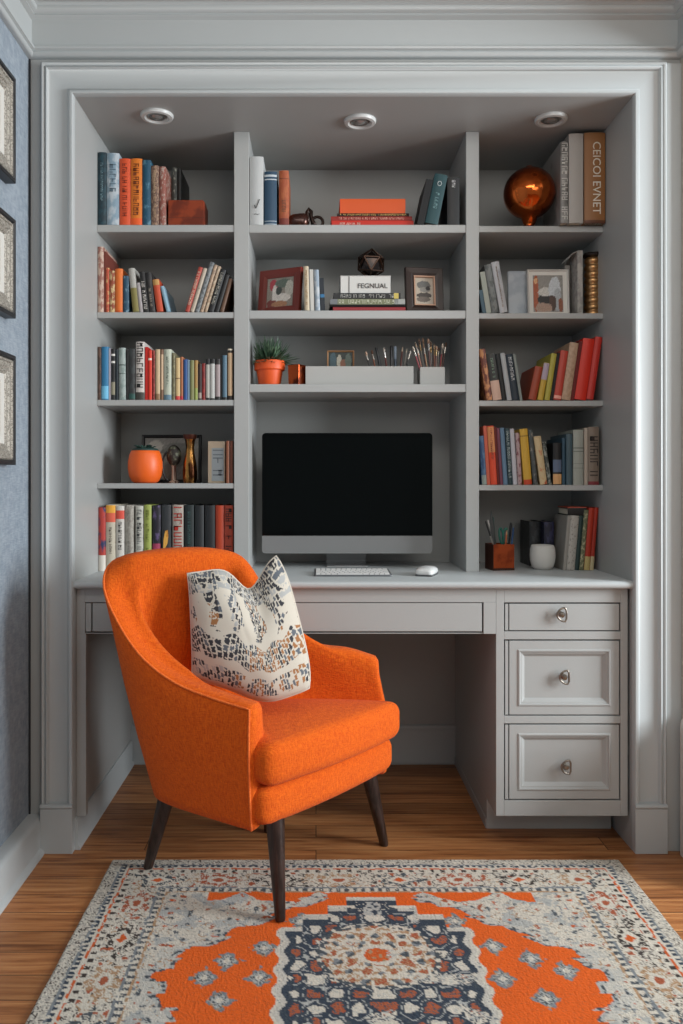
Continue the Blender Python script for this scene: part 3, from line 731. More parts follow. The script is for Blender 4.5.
# white box
wbx = empty('keepsake_box', (wx(365.5, .262), .262, zbox + .0005)); w = wx(390.5, .262) - wx(340.5, .262); h = wz(273.4, .262) - wz(290.8, .262)
MB().box(-w / 2, w / 2, 0, .13, 0, h * .97).build('box_body', mat('CFCFCB', .6), wbx, bevel=.001)
MB().box(-w / 2 - .001, w / 2 + .001, -.001, .131, h * .97, h).build('lid', mat('D6D6D2', .6), wbx, bevel=.0008)
MB().box(-w * .335, -w * .32, -.0012, .0, 0, h * .97).build('edge_line', mat('55565A', .6), wbx)
text_mesh('front_lettering', 'FEGNUAL', .0215, mat('3A3B3E', .6), wbx, (w * .14, -.0012, h * .40), (math.pi / 2, 0, 0))
tag(wbx, 'white box with black lettering standing on the stacked flat books', 'box')
fb, _ = flat_book(568, 586.5, 507.8, 515.2, .275, .11, '1D1A1B', 'black book with a red top lying across the leaning worktop books', row='RD', zbase=wz(515.4, .275))
hh_ = wz(507.8, .275) - wz(515.2, .275)
MB().box(.0, wx(586.5, .275) - wx(568, .275), -.001, .11, hh_, hh_ + .003).build('red_cover', mat('B0503C'), fb)

# ------------------------------------------------------------------ pictures and frames
def blobs(bg, items, nz=0.0, sc=9):
    """items: (u, v, ru, rv, colour) soft-edged patches on a ground"""
    its = [(a, b, c, d, hx(e)) for a, b, c, d, e in items]; g = hx(bg)
    def f(u, v):
        col = g
        for a, b, c, d, e in its:
            k = noise.noise(Vector((u * sc, v * sc, a * 7))) * .35
            if ((u - a) / c) ** 2 + ((v - b) / d) ** 2 < 1 + k: col = e
        q = 1 + nz * noise.noise(Vector((u * 40, v * 40, 3)))
        return tuple(x * q for x in col)
    return f
def picture_frame(name, w, h, border, th, col, img, loc, rotz=0, tilt=0, matw=0, matcol='D8D4CC', label='', cat='picture frame', rough=.35, lip=None, roll=0, n=36, easel=True):
    lift = th * math.sin(tilt) + .0003; loc = (loc[0], loc[1], loc[2] + lift)
    r = empty(name, loc, (-tilt, 0, rotz)); e0 = (th + h * .22) * math.tan(tilt)
    mb = MB()
    def rect(i, y): return [(-w / 2 + i, y, i), (w / 2 - i, y, i), (w / 2 - i, y, h - i), (-w / 2 + i, y, h - i)]
    mb.rings([rect(0, th), rect(0, .002), rect(.002, 0), rect(border * .6, .001), rect(border, .005), rect(border, th)], cap=False)
    mb.add(rect(0, th), [(0, 1, 2, 3)])
    mb.build('frame_border', mat(col, rough), r)
    if lip:
        lp = MB(); lp.rings([rect(border - .0035, .0035), rect(border - .003, -.0005), rect(border + .001, -.0005), rect(border + .002, .006)], cap=False)
        lp.build('inner_slip', mat(lip, .3, .4), r)
    if matw:
        q = MB(); q.rings([rect(border - .001, .006), rect(border + matw, .006), rect(border + matw, .0075)], cap=False); q.build('mount', mat(matcol, .8), r)
    i = border + matw
    paint_mesh('picture', w - 2 * i, h - 2 * i, img, n, r, y=.0075, z0=i)
    if easel: MB().add([(-.012, th, h * .75), (.012, th, h * .75), (.018, th + h * .22, e0), (-.018, th + h * .22, e0), (-.012, th + .002, h * .75), (.012, th + .002, h * .75), (.018, th + h * .22 + .002, e0), (-.018, th + h * .22 + .002, e0)],
             [(0, 1, 2, 3), (7, 6, 5, 4), (0, 4, 5, 1), (1, 5, 6, 2), (2, 6, 7, 3), (3, 7, 4, 0)]).build('easel_back', mat('2A2422', .8), r)
    return tag(r, label, cat)

# reddish frame, left end of the middle second shelf, turned to the right
imgA = blobs('8C857C', [(.25, .75, .16, .2, 'A8404A'), (.3, .45, .1, .3, 'D8D2CC'), (.6, .8, .3, .16, '5E6A60'), (.85, .6, .16, .3, 'B4B2A8'), (.55, .3, .35, .16, 'D5CFC8'), (.2, .12, .2, .14, '7A3A34'), (.5, .1, .3, .1, 'A87A5A'), (.45, .55, .12, .14, '3E4440')], .5)
picture_frame('picture_frame', .148, .150, .027, .016, '6E2318', imgA, (wx(277.5, .29), .305, SH['M1'] + .001), rotz=math.radians(-24), tilt=math.radians(7), label='cherry red wooden photo frame leaning at the left end of the middle second shelf')
imgB = blobs('B9AFA0', [(.5, .72, .36, .14, '6A6A68'), (.55, .55, .3, .1, '8C8A84'), (.5, .35, .4, .1, '4A4440'), (.45, .2, .36, .1, '6E645C'), (.7, .6, .12, .08, '2E2C2C')], .3)
picture_frame('picture_frame', .122, .150, .030, .018, '2A1A15', imgB, (wx(425.5, .29), .29, SH['M1'] + .0008), rotz=math.radians(8), tilt=math.radians(6), lip='C09A84', label='dark brown photo frame with rose-gold slip at right of the white box')
# small card frame standing on the long grey box
imgC = blobs('23302C', [(.2, .5, .14, .5, '3C5660'), (.45, .45, .1, .4, 'B9B4A4'), (.62, .3, .14, .3, '8C5A44'), (.82, .5, .13, .45, '5A6A60')], .4)
# white-mounted photo on right second shelf
imgD = blobs('8E8A84', [(.1, .5, .09, .55, 'A4512C'), (.4, .35, .24, .14, '1E1C1C'), (.4, .55, .24, .12, 'C9C5BE'), (.72, .62, .2, .34, 'C4C8CC'), (.82, .35, .12, .3, 'A9ACB0'), (.65, .25, .12, .22, '4A3228'), (.35, .12, .3, .12, 'A88A78'), (.92, .2, .08, .2, '8A4E34'), (.1, .85, .06, .08, 'D4A070')], .5)
Yd = .30; hD = wz(268.5, Yd) - SH['R1']; wD = wx(570, Yd) - wx(528.5, Yd)
fr = picture_frame('picture_frame', wD, hD, .006, .014, 'D2CEC8', imgD, ((wx(570, Yd) + wx(528.5, Yd)) / 2, Yd, SH['R1'] + .0006), tilt=math.radians(5), matw=.012, matcol='D9D5CE', label='white photo frame with interior photograph on the right bay second shelf', easel=False)
# flat grey-blue folder behind
hf_ = (wz(271, .345) - SH['R1']) / 2; mb = MB().rbox(.033, .006, hf_, .004, 6); o = mb.build('folder', mat('A9B2BC', .6, mot='BCC3CA', mscale=14), None, smooth=True)
o.location = (wx(518, .345), .345, SH['R1'] + hf_ + .001); o.rotation_euler = (math.radians(-6), 0, 0)
tag(o, 'pale blue-grey folder standing face out between books and white photo frame', 'folder')
mb = MB().box(0, .017, 0, .12, 0, wz(265, .33) - SH['R1']); o = mb.build('magazine_file', mat('8F8B86', .7), None, bevel=.001, loc=(.7985, .335, SH['R1'] + .0004))
tag(o, 'narrow grey magazine file right of the white photo frame', 'file')
# tall grey strip with curled head
o = empty('booklet', (wx(577.5, .27), .27, SH['R1'] + .0004)); wv = wx(583, .27) - wx(577.5, .27); hv = wz(250.5, .27) - SH['R1']
MB().box(0, wv, 0, .14, 0, hv).build('cover', mat('A8A49E', .6, mot='8E8A86', mscale=50), o, bevel=.0015)
pts = [(0.001, .01, hv - .001)] + [(-.002 - .022 * math.sin(a), .01, hv - .004 - .020 * (1 - math.cos(a))) for a in (.2, .5, .8, 1.1, 1.4)]
q = MB(); q.rings([[(x, .002, z), (x, .09, z), (x, .09, z - .0015), (x, .002, z - .0015)] for x, y, z in pts]); q.build('curled_page', mat('B9B5AE', .7), o, smooth='auto')
tag(o, 'tall grey booklet with a page curling left beside the ribbed vase', 'booklet')

# ------------------------------------------------------------------ ornaments
COPPER = mat('B4582A', .12, 1.0, name='polished_copper')
COPPER2 = mat('B9602F', .32, .8, mot='8A3A1A', mscale=30)
BRONZE = mat('2A1D18', .3, .7)
GOLD = mat('B98F62', .33, .9)
# copper box, top left
Yb_ = .24
o = empty('copper_box', (wx(168, Yb_), Yb_, SH['L0'] + .0004)); w = wx(204.5, Yb_) - wx(168, Yb_); h = wz(200, Yb_) - SH['L0']
w += .0
mb = MB(); mb.prism([(0, 0), (w, 0), (w, h * .93), (w - .006, h), (0, h)], 'y', 0, .085); mb.build('box_body', mat('8E3A1C', .35, .3, mot='6A2814', mscale=18), o, bevel=.002)
MB().box(.0015, w - .001, -.0008, .0, h * .30, h * .31).build('lid_seam', mat('3A160C'), o)
tag(o, 'rust red lacquered box beside the leftmost top shelf books', 'box')
# copper sphere vase
Yv = .272; sc = S(Yv) * F
vx = wx(529.3, Yv); vz = SH['R0']
R = 25.6 / sc; zc = wz(193.5, Yv) - vz; rz = 25.5 / sc
prof = [(.0, 0), (.019, 0), (.020, .003), (.016, .008), (.016, .016), (.019, .020)]
prof += [(R * math.cos(t), zc + rz * math.sin(t)) for t in [math.radians(a) for a in range(-72, 80, 8)]]
prof += [(.012, zc + rz * .99), (.012, zc + rz * 1.04), (.009, zc + rz * 1.04), (.009, zc + rz * .9)]
o = empty('copper_vase', (vx, Yv, vz + .0004))
MB().lathe(prof, n=56).build('vase_body', mat('C2602C', .12, 1.0, mot='96441E', mscale=12, bump=.35, bscale=45), o, smooth='auto', angle=60)
tag(o, 'round polished copper vase on a short foot, top shelf of the right bay', 'vase')
# ribbed gold vase
Yg = .30; sc = S(Yg) * F; H = wz(254, Yg) - SH['R1']; r0 = 8.2 / sc
prof = [(0, 0), (r0 * .9, 0)]
for k in range(9):
    a = k / 9 * .93
    prof += [(r0 * .86, (a + .005) * H), (r0 * 1.0, (a + .025) * H), (r0 * 1.02, (a + .05) * H), (r0 * .98, (a + .08) * H), (r0 * .84, (a + .1) * H)]
o = empty('ribbed_vase', (wx(592.7, Yg), Yg, SH['R1'] + .0004))
MB().lathe(prof + [(r0 * .8, .935 * H), (r0 * .7, .94 * H)], n=36).build('vase_body', GOLD, o, smooth=True)
MB().lathe([(r0 * .8, .93 * H), (r0 * 1.15, .95 * H), (r0 * 1.2, .975 * H), (r0 * 1.1, H), (r0 * .8, H), (r0 * .75, .95 * H)], n=36).build('rim', mat('241A16', .4, .4), o, smooth='auto')
tag(o, 'ribbed antique gold vase with dark rim beside the side wall', 'vase')
# pumpkin mug
Yp = .30; sc = S(Yp) * F; px = wx(145.3, Yp); H = wz(450.5, Yp) - SH['L3']; R = 17.2 / sc
o = empty('pumpkin_jar', (px, Yp, SH['L3'] + .0004))
prof = [(0, 0), (R * .62, 0), (R * .78, H * .06), (R * .93, H * .22), (R, H * .45), (R * .99, H * .65), (R * .90, H * .88), (R * .82, H * .97), (R * .78, H), (R * .74, H * .97), (R * .74, H * .9)]
MB().lathe(prof, n=48).build('jar_body', mat('E2601A', .45, bump=.1, bscale=80), o, smooth=True)
MB().lathe([(0, H * .93), (R * .75, H * .93), (R * .8, H * 1.0), (R * .7, H * 1.05), (R * .3, H * 1.09), (0, H * 1.1)], n=36).build('lid', mat('1E3A36', .6, bump=.5, bscale=60), o, smooth=True)
lf = MB(); r_ = random.Random(3)
for k in range(26):
    a = r_.random() * 6.283; e = r_.uniform(.1, .9); L = r_.uniform(.016, .028); b = Vector((math.cos(a), math.sin(a), 0)); s_ = Vector((-b.y, b.x, 0)) * .004
    p0 = b * R * .3 * r_.random() + Vector((0, 0, H * 1.04)); p1 = p0 + b * L * .55 + Vector((0, 0, L * e * .5)); p2 = p0 + b * L + Vector((0, 0, L * e * .55))
    lf.add([p0 - s_ * .5, p0 + s_ * .5, p1 + s_, p1 - s_, p2, p1 + Vector((0, 0, .002))], [(0, 1, 5), (1, 2, 5), (2, 4, 5), (4, 3, 5), (3, 0, 5), (0, 3, 4, 2, 1)])
lf.build('leaf_topping', mat('24423C', .6, mot='3A5A50', mscale=80), o)
tag(o, 'round glossy orange pumpkin-shaped jar topped with dark green leaves', 'jar')
# framed photo behind the jar
imgE = blobs('8A8680', [(.2, .8, .14, .14, 'B5AFA6'), (.6, .6, .3, .3, '6E6C66'), (.3, .3, .2, .3, 'A39C92')], .3)
Ye = .40; picture_frame('picture_frame', wx(201, Ye) - wx(141, Ye), wz(435, Ye) - SH['L3'], .010, .014, '141313', imgE, ((wx(141, Ye) + wx(201, Ye)) / 2, Ye, SH['L3'] + .0006), tilt=math.radians(4), label='black framed grey picture behind the orange jar and gold vase', easel=False)
# dark loop-handled ornament in front of the picture: a leafy ball on a stem
o = empty('topiary_ornament', (wx(174, .33), .33, SH['L3'] + .0004)); sc = S(.33) * F
MB().lathe([(0, 0), (.016, 0), (.017, .004), (.008, .010), (.007, .05), (.010, .060)], n=24).build('stem', mat('B8A898', .5, mot='5A3A30', mscale=60, stretch=(3, 3, .1)), o, smooth='auto')
bm_ = MB()
bm_.lathe([(.001, .058)] + [(.0235 * math.cos(t), .088 + .034 * math.sin(t)) for t in [math.radians(a) for a in range(-80, 85, 12)]] + [(.001, .1225)], n=28)
bm_.build('ball', mat('2A2420', .6, mot='6A6E5C', mscale=60, mth=.55, bump=.6, bscale=60), o, smooth=True)
for k in range(24):
    pass
h_ = MB(); h_.tube([(-.013 - .022 * math.sin(t), -.01, .055 - .048 * math.cos(t)) for t in [math.radians(a) for a in range(10, 175, 15)]], .0032, 8); h_.build('loop_handle', mat('17161A', .35), o, smooth=True)
tag(o, 'dark leafy ball ornament on striped stem between jar and gold vase', 'ornament')
# gold bottle vase
o = empty('gold_vase', (wx(190, .31), .31, SH['L3'] + .0004)); sc = S(.31) * F; H = wz(435, .31) - SH['L3']
prof = [(0, 0), (.020, 0), (.023, H * .1), (.0235, H * .25), (.020, H * .42), (.014, H * .62), (.013, H * .75), (.016, H * .88), (.020, H * .97), (.0205, H), (.016, H), (.012, H * .85)]
MB().lathe(prof, n=36).build('vase_body', mat('A87A44', .25, 1.0, mot='3A2216', mscale=26, mth=.5, stretch=(2, 2, .6)), o, smooth='auto')
MB().lathe([(.0165, H * .9), (.0215, H * .955), (.0225, H + .001), (.0160, H + .001)], n=36).build('rim', mat('4A2418', .4, .4), o, smooth='auto')
tag(o, 'slender antique gold vase with dark rim on the left bay fourth shelf', 'vase')
# cream box book and brown book beside it
o = empty('box_file', (wx(208, .27), .27, SH['L3'] + .0004)); w = wx(225, .27) - wx(208, .27); h = wz(441.5, .27) - SH['L3']
MB().box(0, w, 0, .10, 0, h).build('cover', mat('C9B9A2', .6), o, bevel=.001)
MB().box(w * .22, w * .93, -.0008, 0, h * .05, h * .84).build('label_panel', mat('A9B4BA', .6), o)
g = glyph_column(w * .65, h, .12, .80, 55, .9, y=-.0014); g.v = [(a + w * .58, b, c) for a, b, c in g.v]; g.build('label_lettering', mat('7C868E'), o) if g.v else None
tag(o, 'cream boxed book with blue-grey text panel near the left upright', 'book')
B('L3', 226, 229.4, 441, 0, '8A5236', 'brown leather book beside the cream boxed one'); B('L3', 229.9, 233, 441, 0, '6E3A28', 'dark chestnut book against the upright')

# small dark bronze figure, middle top shelf
o = empty('bronze_figurine', (wx(305, .275), .275, SH['M0'] + .0004)); sc = S(.30) * F
k = MB(); k.rbox(.027, .020, .0185, .017, 10, warp=lambda a, b, c: (-.018 + a * .027, b * .020, .0190 + c * .0185 + .003 * a * (c > 0))); k.build('body', mat('3A2019', .25, .4, mot='7A4A34', mscale=25, mth=.58), o, smooth=True)
k = MB(); k.tube([(.004, 0, .010), (.008, 0, .028), (.005, 0, .042), (.010, 0, .050), (.016, 0, .044), (.015, 0, .032), (.020, 0, .018), (.026, 0, .006)], [.006, .006, .005, .005, .005, .0055, .006, .006], 10); k.build('neck_loop', BRONZE, o, smooth=True)
k = MB(); k.tube([(.032 + .014 * math.cos(t), .002, .0175 + .0135 * math.sin(t)) for t in [i / 16 * 6.283 for i in range(16)]], .004, 8, closed=True); k.build('ring', BRONZE, o, smooth=True)
o.scale = (1.22, 1.1, 1.25)
tag(o, 'small dark bronze figurine with loops beside the copper orange book', 'figurine')
# faceted ornament on the white box
gx, gz = wx(371, .31), None
o = empty('geometric_ornament', (gx, .31, zbox + h * 0 + .0005)); hw = wz(273.4, .262) - wz(290.8, .262)
o.location.z = zbox + hw + .0012
bm = bmesh.new(); bmesh.ops.create_icosphere(bm, subdivisions=1, radius=.0465)
me = bpy.data.meshes.new('core'); 
rot = Matrix.Rotation(.3, 3, 'Z') @ Matrix.Rotation(math.radians(10.8), 3, 'X')
for v in bm.verts: v.co = rot @ v.co
zmin = min(v.co.z for v in bm.verts)
ed = [(e.verts[0].co.copy(), e.verts[1].co.copy()) for e in bm.edges]
for v in bm.verts: v.co *= .86
bm.to_mesh(me); bm.free(); me.materials.append(mat('1C1513', .25, .6, mot='3A2C26', mscale=30)); c = bpy.data.objects.new('core', me); C.objects.link(c); c.parent = o; c.location.z = -zmin * .92
k = MB()
for a, b in ed: k.tube([a, b], .0026, 6)
k.v = [(x, y, z - zmin * .92) for x, y, z in k.v]; k.build('edge_struts', mat('3A2A22', .3, .8), o, smooth='auto')
zz = min(v[2] for v in k.v); c.location.z -= zz
for ch in o.children: ch.location.z = ch.location.z if ch.name.startswith('core') else -zz
tag(o, 'faceted dark bronze polyhedron standing on the white lettered box', 'ornament')

# potted plant
Yt = .30; sc = S(Yt) * F; o = empty('potted_plant', (wx(269.6, Yt), Yt, SH['M2'] + .0004)); H = wz(361.5, Yt) - SH['M2']; Rr = 15.4 / sc
prof = [(0, 0), (Rr * .68, 0), (Rr * .70, .002), (Rr * .86, H * .62), (Rr * .97, H * .63), (Rr, H * .66), (Rr, H * .97), (Rr * .98, H), (Rr * .9, H), (Rr * .88, H * .85), (0, H * .85)]
MB().lathe(prof, n=40).build('pot', mat('D9531A', .5, bump=.15, bscale=90), o, smooth='auto', angle=25)
MB().lathe([(0, H * .88), (Rr * .885, H * .86)], n=24, cap=False).build('soil', mat('2A1E16', .95, bump=1, bscale=150), o)
lf = MB(); r_ = random.Random(11)
for k in range(260):
    a = r_.random() * 6.283; el = math.radians(r_.uniform(12, 88)); L = r_.uniform(.062, .098) * (1.0 if el > .9 else (.66 if math.cos(a) < -.2 else .95)); wd = r_.uniform(.0022, .0036)
    d0 = Vector((math.cos(a) * math.cos(el), math.sin(a) * math.cos(el), math.sin(el))); s_ = Vector((-math.sin(a), math.cos(a), 0))
    p = Vector((math.cos(a), math.sin(a), 0)) * Rr * .55 * r_.random() + Vector((0, 0, H * .87)); ring = []
    for j in range(6):
        t = j / 5; q = p + d0 * L * t + Vector((0, 0, -.018 * t * t * math.cos(el))) + s_ * (.006 * t * t * r_.uniform(-1, 1) if j == 5 else 0)
        ww = wd * (1 - t) ** .6 * (.7 + t) + .0003; nrm = d0.cross(s_)
        ring.append([tuple(q + s_ * ww), tuple(q + nrm * ww * .45), tuple(q - s_ * ww), tuple(q - nrm * ww * .45)])
    lf.rings(ring)
lf.v = [(max(x, -.052 + .02 * y), y, min(z, SH['M1'] - SH['M2'] - .03)) for x, y, z in lf.v]
lf.build('foliage', mat('2F4A36', .5, mot='5E7A5E', mscale=30, mth=.55), o, smooth='auto')
tag(o, 'spiky green succulent in an orange terracotta pot, middle bay third shelf', 'plant')
# copper cup beside it
o = empty('copper_cup', (wx(297, .27), .275, SH['M2'] + .0004), (0, 0, math.radians(-32)))
w = .021; hh = wz(365.3, .275) - SH['M2']
def sq(r, z): return [(-r, -r, z), (r, -r, z), (r, r, z), (-r, r, z)]
k = MB(); k.rings([sq(w * .92, 0), sq(w * .95, hh * .4), sq(w, hh), sq(w * .88, hh), sq(w * .82, .004)]); k.build('cup_body', mat('9A4420', .2, .9, mot='4A1C10', mscale=25, mth=.55), o, bevel=.0015)
tag(o, 'square copper cup between the potted plant and the long grey box', 'cup')
# long grey box
Ylb = .265; o = empty('storage_tray', (wx(359.5, Ylb), Ylb, SH['M2'] + .0004)); w = (wx(413.5, Ylb) - wx(305.5, Ylb)) / 2; hh = wz(366.3, Ylb) - SH['M2']
GB = mat('A9A9A6', .6, bump=.05)
k = MB(); 
def rr_(i, z, d0=0, d1=.12): return [(-w + i, d0 + i, z), (w - i, d0 + i, z), (w - i, d1 - i, z), (-w + i, d1 - i, z)]
k.rings([rr_(0, 0), rr_(0, hh), rr_(.004, hh), rr_(.004, .004)]); k.build('tray_body', GB, o, bevel=.0008)
tag(o, 'long low light grey open box holding pens on the third shelf', 'box')
hh2 = hh
o = empty('brush_box', (wx(432.5, Ylb), Ylb, SH['M2'] + .0004)); w = (wx(445, Ylb) - wx(420.3, Ylb)) / 2; hh = wz(367, Ylb) - SH['M2']
k = MB(); k.rings([rr_(0, 0, 0, .07), rr_(0, hh, 0, .07), rr_(.0035, hh, 0, .07), rr_(.0035, .004, 0, .07)]); k.build('box_body', GB, o, bevel=.0008)
tag(o, 'small square light grey box full of paint brushes', 'box')
# photo card standing on the back rim of the long box
Yc = .3775; zc_ = SH['M2'] + hh2 + .0006
picture_frame('photo_card', wx(354.3, Yc) - wx(327, Yc), wz(350.5, Yc) - zc_, .005, .008, 'B98A62', imgC, (wx(340.6, Yc), Yc, zc_), label='small tan framed photo strip standing above the long grey box', easel=False)

# ------------------------------------------------------------------ pens and brushes
def stick(name, base, top, r, cols, tip, label, cat, group, shared=True):
    """cols: [(end fraction, colour)]; tip: 'brush', 'point', 'flat'"""
    base = Vector(base); top = Vector(top); d = top - base; L = d.length
    o = empty(name, base); o.rotation_mode = 'QUATERNION'; o.rotation_quaternion = d.to_track_quat('Z', 'Y')
    if tip == 'brush':
        MB().lathe([(r * .5, 0), (r * .8, L * .2), (r, L * .6), (r * .9, L * .74)], n=10).build('handle', mat(cols[0], .4), o, smooth='auto')
        MB().lathe([(r * .92, L * .74), (r * 1.05, L * .76), (r * 1.15, L * .88)], n=10).build('ferrule', mat(cols[1], .25, .9), o, smooth='auto')
        MB().lathe([(r * 1.1, L * .88), (r * 1.5, L * .93), (r * 1.1, L * .98), (r * .2, L)], n=10).build('bristles', mat(cols[2], .9, mot='4A342A', mscale=200, stretch=(3, 3, .2)), o, smooth='auto')
    elif tip == 'point':
        MB().lathe([(r, 0), (r, L * .88)], n=8).build('barrel', mat(cols[0], .4), o, smooth='auto')
        MB().lathe([(r, L * .88), (r * .3, L * .97), (r * .1, L)], n=8).build('tip', mat(cols[1], .5), o, smooth='auto')
    else:
        MB().lathe([(r, 0), (r, L * .68)], n=12).build('barrel', mat(cols[0], .35), o, smooth='auto')
        MB().lathe([(r * 1.12, L * .68), (r * 1.15, L * .97), (r * .8, L)], n=12).build('cap', mat(cols[1], .35), o, smooth='auto')
    tag(o, label, cat, group, shared)
    return o
def pix(px, py, Y): return (wx(px, Y), Y, wz(py, Y))
gp = 'pens in the long grey box'
zf = SH['M2'] + .005
T = [(374, 366, 351, .30, 'brush', ('1E1C1C', 'A8A49C', 'C9A890'), 'black-handled paint brush leftmost in the long grey box'),
     (378.5, 372, 349.5, .34, 'brush', ('9A5A40', 'A09890', '7A5A48'), 'reddish-brown slim brush second from left in the long box'),
     (384, 376.5, 347, .31, 'flat', ('1C1C1E', '222426'), 'slim black pen tilted left in the long grey box'),
     (389.5, 384, 347, .33, 'brush', ('6E2A24', 'C0BCB6', 'D8D2C8'), 'dark red brush with white tip in the long grey box'),
     (391.5, 391.5, 345.5, .30, 'flat', ('111214', '16181A'), 'upright thick black marker in the long grey box'),
     (395.5, 395.5, 346, .34, 'flat', ('3A4A5C', '8C9CAC'), 'slate blue pen beside the black marker'),
     (398.5, 403, 346.5, .31, 'point', ('5A2A24', 'C9B49A'), 'dark red pencil tilted right in the long grey box'),
     (401, 407.5, 347.5, .34, 'point', ('8A8680', 'D4C8B4'), 'grey pencil tilted right in the long grey box'),
     (401.5, 411, 350, .29, 'brush', ('1A1918', 'B0AAA2', 'D8D4CC'), 'black brush rightmost in the long grey box')]

for bx, tx, ty, Y, tip, cols, lab in T:
    stick('paint_brush' if tip == 'brush' else ('pencil' if tip == 'point' else 'pen'), (wx(bx, Y), Y, zf), (wx(tx, Y), Y + .01, wz(ty, Y)), .0026 if tip != 'flat' else .0042, cols, tip, lab, 'brush' if tip == 'brush' else 'pen', gp, False)
r_ = random.Random(5)
hcols = ['8C3A44', 'B07A6A', '6A4A40', '8C8780', '9A4450', 'A88A6A', '5A3A36', '7C7A76']
for k in range(15):
    tx = 412 + 34.5 * (k / 14) + r_.uniform(-1, 1); ty = 349 - 9 * math.sin(math.pi * min(1, (k + 2) / 15)) + r_.uniform(-3, 3)
    if tx > 440: ty = 341 + r_.uniform(-3, 4)
    bx = 432.5 + (tx - 430) * .45 ; bx = max(424.5, min(440.5, bx)); Y = .278 + .011 * (k % 5)
    stick('paint_brush', (wx(bx, Y), Y, zf), (wx(tx, Y + .005), Y + .008 * (k % 3 - 1), wz(ty, Y)), r_.uniform(.0017, .0028), (hcols[k % 8], r_.choice(('A9A49C', 'B89A70')), r_.choice(('C9B8A0', 'A88870', '6A5648', 'D4CABC'))), 'brush',
          'paint brush fanned out with the others in the small square grey box', 'brush', 'paint brushes in the small square box')

# copper pen cube on the worktop, turned a little
Yc = .265
o = empty('pen_cube', (wx(504, Yc), Yc, ZD + .0004), (0, 0, math.radians(10))); a = (wx(516, Yc) - wx(494, Yc)) / 2; hh = wz(544.5, Yc) - ZD
k = MB(); k.rings([[(-a + i, 0 + i, z), (a - i, 0 + i, z), (a - i, 2 * a - i, z), (-a + i, 2 * a - i, z)] for i, z in ((0, 0), (0, hh), (.003, hh), (.003, .004))])
k.build('cube_body', mat('A8491E', .35, .6, mot='8A3614', mscale=22), o, bevel=.001)
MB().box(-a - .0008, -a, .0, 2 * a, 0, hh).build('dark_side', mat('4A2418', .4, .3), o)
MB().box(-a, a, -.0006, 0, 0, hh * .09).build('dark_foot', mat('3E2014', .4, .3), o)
tag(o, 'copper-orange square pen holder on the worktop at right of the monitor', 'pen holder')
g_ = 'writing tools in the copper holder'
zf = ZD + .006
def hp(x, z0y, Y): return (wx(x, Y), Y, wz(z0y, Y))
stick('pen', (wx(500.5, .30), .30, zf), hp(485.5, 521, .30), .0024, ('C9C6C0', '3A3A3C'), 'flat', 'white pen leaning far left in the copper holder', 'pen', g_, False)
stick('pen', (wx(502.5, .29), .29, zf), hp(487.8, 520, .29), .0022, ('8A6A66', 'D8D4D0'), 'flat', 'mauve pen with white cap in the copper holder', 'pen', g_, False)
f_ = empty('letter_opener', (wx(496.5, .285), .285, zf)); hL = wz(510.5, .285) - zf; 
k = MB(); k.rings([[(x - w_ , 0, z), (x, -.0015, z), (x + w_, 0, z), (x, .0015, z)] for x, w_, z in ((0, .002, 0), (-.006, .003, hL * .45), (-.012, .0065, hL * .62), (-.015, .0062, hL * .8), (-.0165, .0008, hL))]); k.build('blade', mat('4A4D4E', .35, .5), f_, smooth='auto')
tag(f_, 'tall dark grey letter opener standing in the copper holder', 'letter opener')
sc_ = empty('scissors', (wx(503.5, .30), .30, zf)); hS = wz(528, .30) - zf
k = MB(); k.rings([[(x - .0035, -.001, z), (x + .0035, -.001, z), (x + .0035, .001, z), (x - .0035, .001, z)] for x, z in ((0, 0), (-.002, hS * .55))]); k.build('blades', mat('8A8C8C', .3, .9), sc_)
for sx, nm in ((-1, 'handle'), (1, 'handle')):
    k = MB(); hz = hS * .80; k.tube([(sx * .006 - .001 + .0065 * math.cos(t) * 1.0 + .003 * sx * math.sin(t), 0, hz + hS * .2 * math.sin(t)) for t in [i / 14 * 6.283 for i in range(14)]], .003, 8, closed=True)
    k.build('handle', mat('1F6A5C', .4), sc_, smooth=True)
tag(sc_, 'green-handled scissors standing in the copper holder', 'scissors')
stick('pen', (wx(497.5, .315), .315, zf), hp(492.8, 517, .315), .0022, ('2E6A60', '2A5A52'), 'flat', 'slim green pen behind the scissors in copper holder', 'pen', g_, False)
stick('pencil', (wx(503.5, .285), .285, zf), hp(507, 530, .285), .0028, ('B5603A', 'D8A078'), 'point', 'short orange pencil in the copper holder', 'pencil', g_, False)
stick('pen', (wx(507, .30), .30, zf), hp(511, 522.5, .30), .0032, ('1A2830', '121416'), 'flat', 'black marker leaning right in the copper holder', 'pen', g_, False)
stick('pen', (wx(509, .285), .285, zf), hp(513.5, 527.5, .285), .0026, ('2E5A8C', '24446E'), 'flat', 'blue pen leaning right in the copper holder', 'pen', g_, False)
# white bowl
Yw = .27; s_ = S(Yw) * F; o = empty('bowl', (wx(545.2, Yw), Yw + .03, ZD + .0004)); R = 12.6 / s_ * 1.012; H = (wz(545.8, Yw) - ZD) * 1.0
prof = [(0, 0), (R * .62, 0), (R * .84, H * .12), (R * .97, H * .36), (R, H * .58), (R * .97, H * .82), (R * .88, H * .98), (R * .83, H), (R * .80, H * .95), (R * .86, H * .6), (R * .7, H * .15), (0, H * .1)]
MB().lathe(prof, n=40).build('bowl_body', mat('CFCDC8', .75, bump=.4, bscale=50), o, smooth=True)
tag(o, 'round matte white bowl on the worktop in front of dark books', 'bowl')

